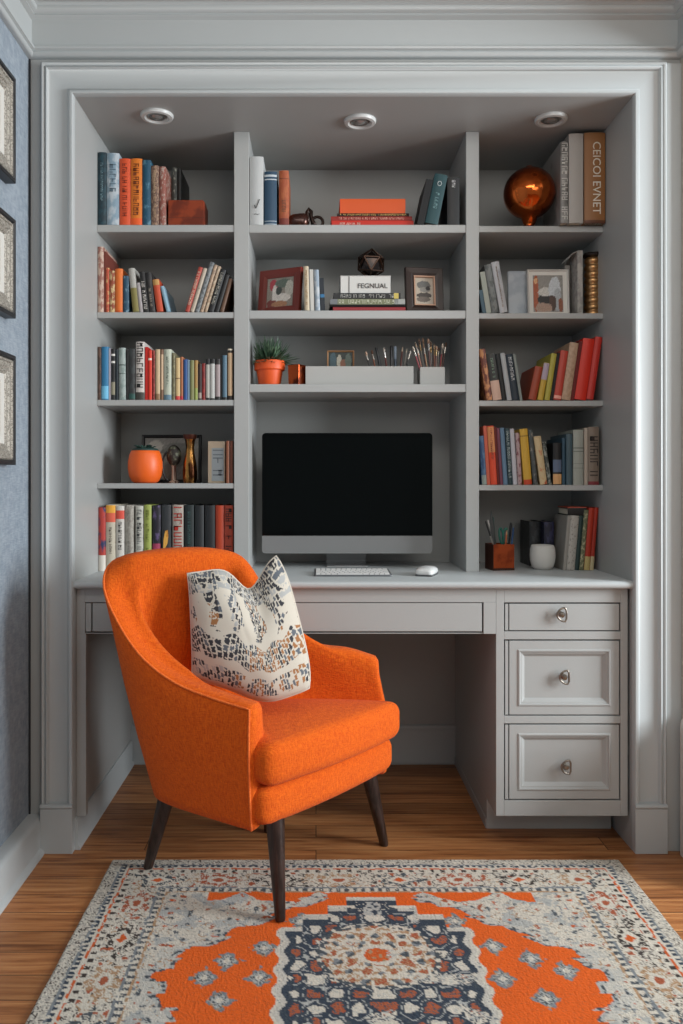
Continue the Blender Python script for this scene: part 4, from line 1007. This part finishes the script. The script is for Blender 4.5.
# ------------------------------------------------------------------ computer
Ym = .34; s_ = S(Ym) * F
mx0, mx1 = wx(262, Ym), wx(432.5, Ym); zt_, zm_, zb2 = wz(433, Ym), wz(535.8, Ym), wz(553.6, Ym)
cx = (mx0 + mx1) / 2; W = mx1 - mx0; Hm = zt_ - zb2
mon = tag(empty('computer', (cx, Ym, ZD + .0004)), 'large all-in-one desktop computer with black screen and silver chin', 'computer')
def rrect(w, z0, z1, r, n=6, rb=None):
    p = []
    for cxx, czz, a0 in ((w / 2 - r, z1 - r, 0), (-w / 2 + r, z1 - r, 90), (-w / 2 + r, z0 + r, 180), (w / 2 - r, z0 + r, 270)):
        for k in range(n + 1):
            t = math.radians(a0 + 90 * k / n); p.append((cxx + r * math.cos(t), czz + r * math.sin(t)))
    return p
z0 = zb2 - ZD; z1 = zt_ - ZD
ALU = mat('8B8D8E', .42, .5, name='brushed_aluminium')
k = MB(); k.prism(rrect(W, z0, z1, .012), 'y', .001, .007)
q = rrect(W, z0, z1, .012); 
def shr(p, f): return [((x) * f, (z - (z0 + z1) / 2) * f + (z0 + z1) / 2) for x, z in p]
k.rings([[(x, .007, z) for x, z in q], [(x, .014, z) for x, z in shr(q, .93)], [(x, .034, z) for x, z in shr(q, .55)], [(x, .040, z) for x, z in shr(q, .3)]])
k.build('casing', ALU, mon, smooth='auto', angle=25)
zs = zm_ - ZD
gl = [(x, z) for x, z in rrect(W - .0006, zs - .02, z1 - .0004, .0115) if z > zs]
gl = sorted([p for p in gl], key=lambda p: 0)
poly = [(W / 2 - .0003, zs)] + [p for p in rrect(W - .0006, zs - .1, z1 - .0004, .0115) if p[1] > zs] + [(-W / 2 + .0003, zs)]
MB().prism(poly, 'y', -.0008, .001).build('screen_glass', mat('020203', .12), mon)
gx0 = W / 2 - .012
MB().prism([(-gx0, zs + .014), (gx0, zs + .014), (gx0, z1 - .014), (-gx0, z1 - .014)], 'y', -.0010, -.0008).build('display', mat('030405', .14), mon)
for mm in (mat('030405', .14), mat('020203', .12)): mm.node_tree.nodes['Principled BSDF'].inputs['Specular IOR Level'].default_value = .16; mm.node_tree.nodes['Principled BSDF'].inputs['Specular Tint'].default_value = (.75, .95, 1, 1)
k = MB(); sw = .066
k.rings([[(-sw, .05, z0 + .12), (sw, .05, z0 + .12), (sw, .044, z0 + .12), (-sw, .044, z0 + .12)], [(-sw, .10, .012), (sw, .10, .012), (sw, .092, .014), (-sw, .092, .014)],
         [(-sw, .105, .0), (sw, .105, .0), (sw, .085, .006), (-sw, .085, .006)]])
k.build('stand_arm', ALU, mon, bevel=.001)
MB().box(-sw, sw, -.045 + .06, .105, 0, .005).build('stand_foot', ALU, mon, bevel=.002)
MB().box(-sw, sw, .036, .052, z0 + .10, z0 + .14).build('hinge', ALU, mon)
# keyboard
kx0, kx1 = wx(314, .115), wx(391.6, .115)
kb = tag(empty('keyboard', ((kx0 + kx1) / 2, .105, ZD + .0004)), 'slim silver keyboard with white keys lying in front of the computer', 'keyboard')
KW = kx1 - kx0; KD = .118
k = MB(); k.rings([[(x, y, 0) for x, y in rrect(KW, 0, KD, .006)], [(x, y, .0045 + .006 * y / KD) for x, y in rrect(KW, 0, KD, .006)]]); k.build('keyboard_base', mat('6A6D70', .4, .5), kb, smooth='auto')
KEY = mat('DCDCDA', .5)
keyme = {}
rows = [[1] * 14, [1] * 13 + [1.4], [1.4] + [1] * 12 + [1], [1.7] + [1] * 11 + [1.7], [1, 1, 1, 1.2, 5, 1.2, 1, 1, 1, 1]]
yy = KD - .006; first = {}
for ri, rw in enumerate(reversed(rows)):
    pass
for ri, rw in enumerate(rows):
    un = (KW - .010) / sum(rw); x = -KW / 2 + .005; kd = (KD - .012) / 5; y1 = KD - .006 - ri * kd
    for u in rw:
        kk = (round(u * un, 5))
        if kk not in first:
            m_ = MB(); m_.rings([[(.001, .001, 0), (u * un - .001, .001, 0), (u * un - .001, kd - .0022, 0), (.001, kd - .0022, 0)], [(.0015, .0015, .0022), (u * un - .0015, .0015, .0022), (u * un - .0015, kd - .0027, .0022), (.0015, kd - .0027, .0022)]])
            ob = m_.build('key', KEY, kb); first[kk] = ob
        else:
            ob = first[kk].copy(); C.objects.link(ob); ob.parent = kb
        ob.location = (x, y1 - kd, .0046 + .006 * (y1 - kd) / KD); ob.rotation_euler = (math.atan(.006 / KD), 0, 0); x += u * un
# mouse
ms = empty('computer_mouse', (wx(427.5, .13), .145, ZD + .0004), (0, 0, math.radians(-20)))
k = MB(); k.rbox(.028, .046, .012, .0115, 12, warp=lambda a, b, c: (a * .028 * (1 - .08 * b * b), b * .046, .013 + (c * .013 if c < 0 else c * .013 * (1.1 - .5 * b * b) * (1 - .35 * a * a))))
k.build('shell', mat('D6D7D6', .25), ms, smooth=True)
k = MB(); k.rbox(.0275, .045, .003, .0025, 6, warp=lambda a, b, c: (a * .0275 * (1 - .08 * b * b), b * .045, .0028 + c * .0026)); k.build('base_plate', mat('4A4C4E', .4), ms, smooth=True)
tag(ms, 'small white computer mouse lying right of the keyboard', 'mouse')

# ------------------------------------------------------------------ armchair
ORANGE = fabric_material('orange_weave', 'C84B08', 'E66A14', 680, .9, .6)
ch = tag(empty('armchair', (-.15, -.18, 0)), 'orange upholstered barrel armchair with dark tapered legs, standing half on the rug', 'armchair')
def cr(P, t):
    n = len(P) - 1; i = min(int(t), n - 1); u = t - i
    p0 = P[max(i - 1, 0)]; p1 = P[i]; p2 = P[i + 1]; p3 = P[min(i + 2, n)]
    return tuple(.5 * (2 * b + (c - a) * u + (2 * a - 5 * b + 4 * c - d) * u * u + (3 * b - a - 3 * c + d) * u ** 3) for a, b, c, d in zip(p0, p1, p2, p3))
# control stations: top-outer (x, y, z), bottom-outer (x, y, z), thickness
ST = [((-.155, -.400, .512), (-.150, -.395, .222), .058),
      ((-.235, -.372, .528), (-.215, -.352, .222), .060),
      ((-.335, -.345, .560), (-.290, -.305, .224), .062),
      ((-.420, -.325, .618), (-.355, -.262, .226), .064),
      ((-.485, -.300, .700), (-.400, -.222, .228), .066),
      ((-.528, -.262, .782), (-.418, -.180, .230), .070),
      ((-.520, -.205, .835), (-.405, -.125, .230), .080),
      ((-.455, -.145, .852), (-.350, -.070, .230), .088),
      ((-.370, -.100, .857), (-.280, -.020, .230), .090),
      ((-.285, -.065, .852), (-.215,  .020, .230), .088),
      ((-.215, -.042, .830), (-.150,  .045, .230), .080),
      ((-.165, -.030, .770), (-.085,  .055, .230), .070),
      ((-.125, -.024, .690), (-.020,  .055, .228), .064),
      ((-.070, -.020, .625), ( .040,  .050, .226), .060),
      (( .005, -.016, .585), ( .090,  .046, .224), .058),
      (( .090, -.012, .572), ( .140,  .042, .222), .056),
      (( .160, -.010, .550), ( .182,  .040, .222), .054)]
flat = [tuple(a) + tuple(b) + (c,) for a, b, c in ST]
NS = 72
sta = [cr(flat, (len(flat) - 1) * i / NS) for i in range(NS + 1)]
rings = []; pip = []
def section(k, f=1.0, fwd=0.0):
    s = sta[k]; ot = Vector(s[0:3]); ob = Vector(s[3:6]); th = s[6]
    a = Vector(sta[max(k - 1, 0)][0:3]); b = Vector(sta[min(k + 1, NS)][0:3]); tn = (b - a); tn.z = 0; tn.normalize()
    inn = Vector((tn.y, -tn.x, 0))      # towards the seat
    if inn.dot(Vector((-.12, -.22, 0)) - Vector((ot.x, ot.y, 0))) < 0: inn = -inn
    it = ot + inn * th; 
    ibx = ob + inn * (th + .012); ibx.z = .40
    lo = ibx.copy(); lo.z = ob.z
    r = .5 * min(th, .05)
    pts = []
    for u in (0, .06, .3, .55, .8): pts.append(ob.lerp(ot, u) + inn * -.008 * math.sin(math.pi * u))
    for j in range(9):
        t = math.pi * j / 8; e = .020
        cc = ot.lerp(it, .5); hw = th / 2
        pts.append(cc - inn * hw * math.copysign(abs(math.cos(t)) ** .6, math.cos(t)) + Vector((0, 0, -.018 + .020 * math.sin(t) ** .7)))
    for u in (.12, .35, .6, .9): pts.append((it - Vector((0, 0, .03))).lerp(ibx, u) - inn * .006 * math.sin(math.pi * u) * 0)
    pts.append(ibx - Vector((0, 0, .06))); pts.append(lo)
    c = ob.lerp(ot, .5).lerp(it.lerp(lo, .5), .5)
    dirn = -tn if k == 0 else tn
    if f < 1:
        # shrink the section evenly towards its own skeleton line (rounded arm front)
        q = []
        for p in pts:
            mid = Vector(((p.x), (p.y), p.z))
            lat = (p - c).dot(inn); up = p.z - c.z
            q.append(p - inn * lat * (1 - f) - Vector((0, 0, up * (1 - f) * .12 + (max(0, up) * (1 - f) * .14))) + dirn * fwd)
        pts = q
    return [tuple(p) for p in pts]
rings = [section(0, .25, .014), section(0, .7, .011), section(0, .93, .005)] + [section(k) for k in range(NS + 1)] + [section(NS, .93, .005), section(NS, .7, .011), section(NS, .25, .014)]
# let the lining run smoothly through the turns of the back
inner_ids = list(range(11, len(rings[0]))); base_r = [list(r) for r in rings]; m_n = len(rings)
for i in range(3, m_n - 3):
    wdw = min(9, i - 3, m_n - 4 - i)
    if wdw < 1: continue
    for q in inner_ids:
        fq = 1.0 if q > 11 else .5
        acc = [sum(base_r[k][q][c] for k in range(i - wdw, i + wdw + 1)) / (2 * wdw + 1) for c in range(3)]
        rings[i][q] = tuple(acc[c] * fq + base_r[i][q][c] * (1 - fq) for c in range(3))
shell = MB().rings(rings)
relc = lambda o: rel(o, ch)
relc(shell.build('shell', ORANGE, ch, smooth=True))
# piping along outer top edge and down the arm fronts
pl_ = []
for k in range(NS + 1):
    s = section(k); pl_.append(Vector(s[5]) * .35 + Vector(s[6]) * .65 + Vector((0, 0, .004)))
front = [Vector(section(0)[i]) + Vector((0, 0, 0)) for i in (0, 1, 2, 3, 4)]
endp = [Vector(section(NS)[i]) for i in (4, 3, 2, 1, 0)]
PIPE = fabric_material('orange_piping', 'D2541A', 'EE7C36', 900, .85, .3)
relc(MB().tube(front + pl_ + endp, .0032, 8).build('piping', PIPE, ch, smooth=True))
# seat base and cushion
def quad_map(c00, c10, c11, c01, z0, z1, crown=0, bow=0):
    # c00 front-left, c10 front-right, c11 back-right, c01 back-left
    def f(a, b, c):
        u = (a + 1) / 2; v = (b + 1) / 2
        x = (c00[0] * (1 - u) + c10[0] * u) * (1 - v) + (c01[0] * (1 - u) + c11[0] * u) * v
        y = (c00[1] * (1 - u) + c10[1] * u) * (1 - v) + (c01[1] * (1 - u) + c11[1] * u) * v
        k = bow * (1 - a * a) * max(0, -b); x += k * .72; y += -k * .68
        z = z0 + (c + 1) / 2 * (z1 - z0) + (crown * (1 - a * a) * (1 - b * b) if c > 0 else 0)
        return (x, y, z)
    return f
FLp, FRp, BRp, BLp = (-.120, -.418), (.222, -.008), (-.135, .020), (-.40, -.190)
k = MB(); k.rbox(.27, .24, .047, .032, 22, warp=quad_map(FLp, FRp, BRp, BLp, .232, .325, 0, .018)); relc(k.build('seat_base', ORANGE, ch, smooth=True))
FLp, FRp, BRp, BLp = (-.108, -.428), (.243, -.022), (-.150, -.010), (-.375, -.215)
k = MB(); k.rbox(.27, .24, .052, .034, 24, warp=quad_map(FLp, FRp, BRp, BLp, .326, .428, .022, .022)); relc(k.build('seat_cushion', ORANGE, ch, smooth=True))
cu = quad_map(FLp, FRp, BRp, BLp, .326, .428, 0, .022)
seam = [Vector(cu(a, -1, -.55)) for a in [i / 10 - 1 for i in range(1, 20)]]
# legs
WOOD = mat('33241F', .35, mot='221612', mscale=30, stretch=(4, 4, .4), name='dark_walnut')
def leg(f, t, r0=.0125, r1=.0235):
    f = Vector(f); t = Vector(t); pts = [f.lerp(t, u) for u in (0, .02, .5, 1)]
    m_ = MB(); m_.tube(pts, [r0 * .9, r0, (r0 + r1) / 2, r1], 20)
    # level foot
    m_.v = [(x, y, max(z, f.z)) for x, y, z in m_.v]
    relc(m_.build('leg', WOOD, ch, smooth='auto', angle=50))
RT = .0085 # rug thickness
leg((-.445, -.128, .0103), (-.378, -.172, .25))
leg((-.083, -.388, .0103), (-.098, -.352, .25))
leg((.194, .030, .0), (.140, -.012, .25))
leg((-.140, .120, .0), (-.145, .030, .25))

# ------------------------------------------------------------------ pillow
pw = empty('pillow', (-.18, -.2, .44))
def PP(px, py, Y): return Vector((wx(px, Y), Y, wz(py, Y)))
TL, TR, BRc, BLc = PP(187.5, 573.5, -.225), PP(276, 556, -.155), PP(309, 688, -.245), PP(192, 676, -.248)
N = 64
def edge(P, Q, inward, amt, dip=0, dc=.5, dw=.2, g=0):
    def f(t):
        p = P.lerp(Q, t); return p + inward * (amt * (1 - (2 * t - 1) ** 4)) + inward * dip * math.exp(-((t - dc) / dw) ** 2) * math.sin(math.pi * t) ** .5 if 0 < t < 1 else p
    return f
upv = (TL - BLc).normalized(); rt = (TR - TL).normalized()
eT = edge(TL, TR, -upv, .004, .074, .70, .20); eB = edge(BLc, BRc, -upv, .014, .030, .62, .3)
eL = edge(BLc, TL, rt, .004); eR = edge(BRc, TR, rt, .018, 0)
def mid(u, v):
    return (eB(u) * (1 - v) + eT(u) * v) + (eL(v) * (1 - u) + eR(v) * u) - (BLc * (1 - u) * (1 - v) + BRc * u * (1 - v) + TL * (1 - u) * v + TR * u * v)
nrm = (BRc - BLc).cross(TL - BLc).normalized()
if nrm.y > 0: nrm = -nrm
def thick(u, v):
    a, b = 2 * u - 1, 2 * v - 1
    t = .068 * (max(0, 1 - a * a) ** .5) * (max(0, 1 - b * b) ** .5)
    t *= 1 - .35 * math.exp(-((u - .70) / .12) ** 2) * max(0, v - .55) * 2
    t += .0035 * noise.noise(Vector((u * 5, v * 5, 1))) * (1 - a ** 4) * (1 - b ** 4)
    # creases running down from the chopped top edge
    t -= .006 * math.exp(-((u - .40 - .25 * (1 - v)) / .035) ** 2) * max(0, v - .35)
    return t
vs = []; fs = []; cols = []
bg = hx('C8C1B4'); cD = hx('33343A'); cG = hx('5E646C'); cO = hx('9A6A42'); cL = hx('A8A9A8')
def stroke(u, v, sx, sy, off, lean=0.0):
    # dashed brush strokes: elongated cells with random on/off
    uu = u + lean * v; i = math.floor(uu * sx); r = random_hash(i, 0, off); j = math.floor((v + r) * sy); q = random_hash(i, j, off)
    fu = uu * sx - i; fv = (v + r) * sy - j
    w = noise.noise(Vector((u * 60, v * 60, off))) * .25
    return q, (abs(fu - .5) < .36 + w) and (abs(fv - .5) < .40 + w)
def random_hash(i, j, k):
    x = math.sin(i * 127.1 + j * 311.7 + k * 74.7) * 43758.5453
    return x - math.floor(x)
def pcol(u, v):
    q, on = stroke(u + .004 * noise.noise(Vector((u * 14, v * 14, 2))), v + .012 * noise.noise(Vector((u * 11, v * 11, 8))), 40, 18, 1.0, .22 * math.sin(u * 8 + 1)); den = 0; pal = [cD, cG, cD, cO]
    w = noise.noise(Vector((u * 7, v * 7, 5))) * .03; zig = abs(((u * 6) % 1) - .5) * .10
    if .27 - zig * .5 + w < v < .50 - zig + w: den = .93; pal = [cD, cG, cD, cD] if u < .5 else [cD, cO, cG, cO]
    elif .05 + w < v < .20 - zig * .4 + w: den = .80; pal = [cD, cG, cO, cO] if u > .35 else [cD, cG, cD, cL]
    elif v > .86 - .12 * abs(u - .5) + w or (u > .80 and v > .72): den = .95; pal = [cD, cG, cD, cL]
    elif v >= .52:
        st = math.sin(u * 31 + .8 * math.sin(v * 17) + .6) + .3 * noise.noise(Vector((u * 9, v * 9, 4)))
        if st > -.28 and not (v < .60 and st < .6): den = .88; pal = [cO, cD, cG, cD] if math.sin(u * 11) > 0 else [cD, cG, cD, cL]
        if u < .12: den *= .3
    if on and q < den: return pal[int(q * 397) % 4]
    k = 1 + .04 * noise.noise(Vector((u * 120, v * 120, 0)))
    return tuple(x * k for x in bg)
NF = 260
def side(sgn, name, n, colf):
    vs = []; cols = []
    for j in range(n + 1):
        for i in range(n + 1):
            u, v = i / n, j / n; p = mid(u, v) + nrm * sgn * thick(u, v); vs.append(tuple(p - pw.location)); cols.append(colf(u, v))
    fs = [(j * (n + 1) + i, j * (n + 1) + i + 1, (j + 1) * (n + 1) + i + 1, (j + 1) * (n + 1) + i) for j in range(n) for i in range(n)]
    return vs, fs, cols
v1, f1, c1 = side(1, 'f', NF, pcol); v2, f2, c2 = side(-1, 'b', 40, lambda u, v: bg)
o_ = len(v1); vs = v1 + v2; fs = f1 + [tuple(reversed([a + o_ for a in f])) for f in f2]; cols = c1 + c2
me = bpy.data.meshes.new('pillow_cover'); me.from_pydata(vs, [], fs)
ca = me.color_attributes.new('Col', 'FLOAT_COLOR', 'POINT')
for i, c in enumerate(cols): ca.data[i].color = (*c, 1)
me.materials.append(mat_attr('printed_linen', .9, .35, 900))
for p in me.polygons: p.use_smooth = True
po = bpy.data.objects.new('pillow_cover', me); C.objects.link(po); po.parent = pw
bd = [mid(t, 0) for t in [i / 20 for i in range(20)]] + [mid(1, t) for t in [i / 20 for i in range(20)]] + [mid(1 - t, 1) for t in [i / 20 for i in range(20)]] + [mid(0, 1 - t) for t in [i / 20 for i in range(20)]]
MB().tube([p - pw.location for p in bd], .0028, 6, closed=True).build('seam_piping', mat('CFC8BB', .9), pw, smooth=True)
tag(pw, 'cream linen throw pillow with broken grey and ochre strokes on the armchair', 'pillow')

# ------------------------------------------------------------------ rug
RX0, RX1, RY = -.553, .822, -.072
RW = RX1 - RX0; RL = 2.0; RCX = (RX0 + RX1) / 2
CR = hx('D2CBBD'); CR2 = hx('AEA99F'); GR = hx('7E8488'); NV = hx('323E4C'); NV2 = hx('4A5258'); OG = hx('E2600F'); OG2 = hx('CC5C22'); DK = hx('3A322E'); RU = hx('A8593A'); TN = hx('B08E6C'); BG2 = hx('B0B1AD')
def nz(x, y, s, k=0): return noise.noise(Vector((x * s, y * s, k)))
florets = [(227, 965), (264, 952), (259, 982), (204, 982), (219, 1005), (493, 950), (531, 963), (503, 983), (546, 1003), (566, 975), (300, 925), (455, 925)]
fl = []
for px, py in florets:
    s = (py - VY) / 370; Y = D / s - D; fl.append(((px - VX) / (s * F) - RCX, RY - Y))
def rugcol(x, v):
    """x from the rug's centre line, v distance from the far edge"""
    if v > RL / 2: v = RL - v
    ax = abs(x); e = min(RW / 2 - ax, v)       # distance from the nearest edge
    n1 = nz(x, v, 90); n2 = nz(x, v, 260, 2); n3 = nz(x, v, 30, 4); w = n3 * .004
    along = v if (RW / 2 - ax) < v else x
    E = e + w
    h = random_hash(math.floor(x * 200), math.floor(v * 200), 9)
    def sp(a, b, t): return b if (n1 + n2 * .7) > t else a
    if E < .034: return sp(CR2, DK if h < .5 else CR, .12) if n2 > -.05 else CR
    if E < .040: return GR if n1 > -.3 else CR
    if E < .050: return NV if (math.sin(along * 380) + n1 * 2) > -.2 else CR
    if E < .056: return CR
    if E < .062: return OG2 if n1 > -.25 else CR
    if E < .080:
        return DK if (math.sin(along * 230) > .2 and .064 < E < .077 and n2 > -.25) else CR
    if E < .155 :
        # chain of rosettes and sprays
        t = (along / .155) % 1 - .5; k = math.floor(along / .155); c = (E - .1175) / .034; tt = t * .155 / .05
        tt += n3 * .12; c += n1 * .06
        r = math.sqrt(tt * tt + c * c) if k % 2 else (abs(tt) * .75 + abs(c) * .85); a = math.atan2(c, tt)
        pal = (NV2, RU, DK, TN)[k % 4] if k % 4 >= 0 else NV2
        if r < .28 + .1 * n1: return RU if k % 2 else OG2
        if r < .55: return CR
        if r < .92 + .26 * math.cos(a * (5 + k % 3)) + n1 * .4: return pal if n2 + n1 * .6 > -.12 else CR
        g = nz(x, v, 55, 7)
        if abs(g) < .075 and n2 > -.15: return DK if n3 > -.1 else TN
        if g > .42: return RU
        return sp(CR, CR2, .35)
    if E < .162: return GR if n1 > -.3 else CR
    if E < .176: return (NV2 if math.sin(along * 300) > 0 else CR) if n2 > -.3 else CR
    if E < .182: return TN if n1 > -.2 else CR
    # field
    cx_ = x; cv = v
    # medallion: stepped octagon
    mw = .203
    top = .222 + (.0 if ax < .060 else (.040 if ax < .105 else (.085 if ax < .165 else .135)))
    ins = min(mw - ax, (v - top) * .9)
    ins += .006 * math.sin(v * 90) * (1 if ins > -.02 else 0)
    if ins > -.016:
        if ins < -.008: return CR if n2 > -.4 else GR
        if ins < .004: return hx_W if n1 > -.5 else GR
        # inner pattern mirrored about the centre line, hand-knotted looking
        wx_ = ax + n3 * .010 + n1 * .0025; wv_ = v + nz(ax, v, 22, 31) * .010
        fade = nz(x, v, 16, 40)
        if fade > .34 and n2 > -.1: return sp(CR, BG2, .2)
        if ax < .040 and abs(v - .258) < .030: return (NV if (ax > .020 or n1 > .1) else BG2) if n2 > -.35 else CR
        if ins < .020: return NV if n2 > -.3 else NV2
        p = max(wx_ / .118, abs(wv_ - .45) / .105) * .6 + (wx_ / .118 + abs(wv_ - .45) / .105) * .32
        if p < .24: return OG2 if n1 > -.25 else TN
        if p < .34: return CR
        if p < 1.0:
            c2_ = math.cos(wx_ * 105) * math.cos(wv_ * 92) + nz(ax, v, 60, 33) * .9
            if c2_ > .62: return RU if n2 > -.2 else TN
            if c2_ < -.62: return NV2 if n1 > 0 else GR
            return sp(CR, TN, .12)
        if p < 1.10: return NV2 if n1 > -.1 else CR
        q = math.sin(wx_ * 74 + .9) * math.sin(wv_ * 66 + .6) + nz(ax, v, 48, 35) * .75
        if q > .50: return CR if n2 > -.3 else BG2
        if q < -.62: return RU if n2 > -.2 else NV2
        if abs(q) < .07: return BG2
        return NV if n1 > -.3 else NV2
    # orange field silhouette with stepped, scalloped edge
    if v < .30: hw = .10 + (v - .20) * 1.4
    elif v < .43: hw = .24 + (v - .30) / .13 * .16
    elif v < .64: hw = .40 + .045 * math.sin((v - .43) / .21 * math.pi * 1.0) + .01
    else: hw = .43 - .05 * abs(math.sin((v - .64) * 12))
    hw = hw + .013 * math.copysign(1, math.sin(v * 75)) + n3 * .018
    sn = abs(math.sin(ax * 17 + .9)); scal = .40 > ax > 0 and (v - .186) < .052 * sn ** .8 - .012 + n3 * .012
    if ax < hw or scal:
        for fx, fv in fl:
            dx = abs(x - fx); dv = abs(v - fv) 
            m = dx / .030 + dv / .036
            if m < 1 + n1 * .45:
                if m < .30: return CR
                return (BG2 if n2 > -.1 else NV2) if m < .72 else (GR if n1 > -.1 else TN)
            if v > .5 and False: pass
        if v > .72:
            q = math.sin(x * 52) * math.sin(v * 50)
            if q > .8: return BG2
        return OG if n2 > -.45 else OG2
    # spandrels: cool grey-cream ground with navy and rust tracery
    d = ax - hw
    if d < .016: return (BG2 if n1 > -.1 else NV2)
    g = nz(x, v, 30, 12); g2 = nz(ax, v, 52, 14)
    if abs(g) < .028 and n1 > -.2: return GR if n3 > 0 else TN
    if g2 > .42: return (OG2 if n3 > .1 else RU) if n2 > -.25 else CR
    if g2 < -.44: return NV2 if n2 > -.2 else BG2
    if d < .05: return hx_W if n2 > -.3 else BG2
    return BG2 if nz(x, v, 20, 17) + n1 * .3 > .12 else (CR if n2 > -.3 else CR2)
hx_W = hx('C6C2B8')
xs = [RX0 + RW * i / 420 for i in range(421)]
vsn = [.8 * j / 240 for j in range(240)] + [.8 + (RL - .8) * j / 120 for j in range(121)]
nxr = len(xs); vs = []; cols = []
for v in vsn:
    for x in xs:
        X_, Y_ = x, RY - v; e = min(x - RX0, RX1 - x, v, RL - v)
        wob = .0016 * noise.noise(Vector((x * 9, v * 9, 0)))
        z = .0088 + .0011 * noise.noise(Vector((x * 210, v * 210, 1))) + (0 if e > .006 else -(1 - e / .006) ** 2 * .006)
        vs.append((X_ + wob * (1 if e < .03 else 0), Y_ + wob * (1 if e < .03 else 0), z)); c = rugcol(x - RCX, v)
        k = 1 + .22 * noise.noise(Vector((x * 330, v * 330, 6))) + .06 * noise.noise(Vector((x * 12, v * 12, 6)))
        cols.append(tuple(min(1, a * k) for a in c))
nr = len(vsn)
fs = [(j * nxr + i, (j + 1) * nxr + i, (j + 1) * nxr + i + 1, j * nxr + i + 1) for j in range(nr - 1) for i in range(nxr - 1)]
# edge skirt down to the floor
bd = [i for i in range(nxr)] + [j * nxr + nxr - 1 for j in range(1, nr)] + [(nr - 1) * nxr + i for i in range(nxr - 2, -1, -1)] + [j * nxr for j in range(nr - 2, 0, -1)]
o_ = len(vs)
for i in bd: vs.append((vs[i][0], vs[i][1], .0003)); cols.append(CR2)
for a in range(len(bd)):
    b = (a + 1) % len(bd); fs.append((bd[a], bd[b], o_ + b, o_ + a))
me = bpy.data.meshes.new('rug'); me.from_pydata(vs, [], fs)
ca = me.color_attributes.new('Col', 'FLOAT_COLOR', 'POINT')
buf = [0.0] * (len(cols) * 4)
for i, c in enumerate(cols): buf[4 * i:4 * i + 4] = [c[0], c[1], c[2], 1]
ca.data.foreach_set('color', buf)
me.materials.append(mat_attr('rug_pile', .97, .9, 700))
ro = bpy.data.objects.new('rug', me); C.objects.link(ro)
tag(ro, 'distressed orange, cream and navy medallion rug on the oak floor', 'rug')

# ------------------------------------------------------------------ pictures on the left wall
def ornate(i0, w, h, b):
    pass
imgW = blobs('C6C4BE', [(.5, .5, .2, .3, '8E8C88'), (.5, .3, .3, .1, 'A8A6A0')], .15)
for (zt0, zb0, lab) in ((2.075, 1.803, 'topmost black framed picture with silver inner band on the blue wall'),
                        (1.709, 1.454, 'middle of the three black framed pictures on the blue wall'),
                        (1.357, 1.075, 'lowest black framed picture on the blue wall, nearest the baseboard')):
    h = zt0 - zb0; w = .25; y1 = -.175; th = .028
    r = empty('wall_picture', (XL + th, y1 - w / 2, zb0), (0, 0, math.radians(90)))
    # local x runs along the wall, local -y faces the room
    def rect(i, y): return [(-w / 2 + i, y, i), (w / 2 - i, y, i), (w / 2 - i, y, h - i), (-w / 2 + i, y, h - i)]
    mb = MB(); mb.rings([rect(0, th), rect(0, .002), rect(.002, 0), rect(.010, .000), rect(.013, .005), rect(.013, th)], cap=False); mb.add(rect(0, th), [(0, 1, 2, 3)])
    mb.build('frame_border', mat('17181B', .4), r)
    mb = MB(); mb.rings([rect(.013, .006), rect(.016, .002), rect(.020, .003), rect(.022, .006), rect(.034, .004), rect(.040, .008), rect(.048, .007), rect(.054, .012)], cap=False)
    mb.build('silver_band', mat('ABA69C', .5, .2, mot='77726A', mscale=260, mth=.5, bump=1.0, bscale=260), r)
    q = MB(); q.rings([rect(.053, .011), rect(.072, .012), rect(.072, .013)], cap=False); q.build('mount', mat('C9C8C2', .8), r)
    paint_mesh('picture', w - .14, h - .14, imgW, 24, r, y=.013, z0=.07)
    tag(r, lab, 'picture', 'framed pictures on the blue wall')

# ------------------------------------------------------------------ light and camera
def area(name, loc, target, sx, sy, power, col):
    l = bpy.data.lights.new(name, 'AREA'); l.shape = 'RECTANGLE'; l.size = sx; l.size_y = sy; l.energy = power; l.color = col
    o = bpy.data.objects.new(name, l); C.objects.link(o); o.location = loc
    o.rotation_euler = (Vector(target) - Vector(loc)).to_track_quat('-Z', 'Y').to_euler(); return o
area('window_and_fill_light', (3.4, -1.35, 1.55), (-.4, .1, 1.15), 1.1, 1.5, 168, (.91, .965, 1.0))
area('window_and_fill_light', (1.2, -3.2, 2.0), (0, 0, 1.0), 1.4, .6, 8, (1.0, .95, .88))  # added warm fill from behind the camera, not a window
area('overhead_fill', (.3, -1.45, 2.30), (.1, 0, 1.25), 1.1, .5, 12, (1.0, .96, .90))  # added unseen overhead light, lifts the casing while shelf backs stay dim
w = bpy.data.worlds.new('world'); bpy.context.scene.world = w; w.use_nodes = True
w.node_tree.nodes['Background'].inputs[0].default_value = (1.0, .95, .88, 1); w.node_tree.nodes['Background'].inputs[1].default_value = .33

cam = bpy.data.cameras.new('camera'); co = bpy.data.objects.new('camera', cam); C.objects.link(co)
co.location = (0, -D, CZ); co.rotation_euler = (math.pi / 2, 0, 0)
cam.sensor_fit = 'VERTICAL'; cam.sensor_height = 36; cam.lens = 36 * F * D / 1024
cam.shift_x = (341.5 - VX) / 1024; cam.shift_y = -(512 - VY) / 1024
cam.clip_start = .02
sc = bpy.context.scene; sc.camera = co
sc.view_settings.view_transform = 'Standard'; sc.view_settings.look = 'None'; sc.view_settings.gamma = 1; sc.view_settings.use_curve_mapping = False
sc.view_settings.exposure = 0
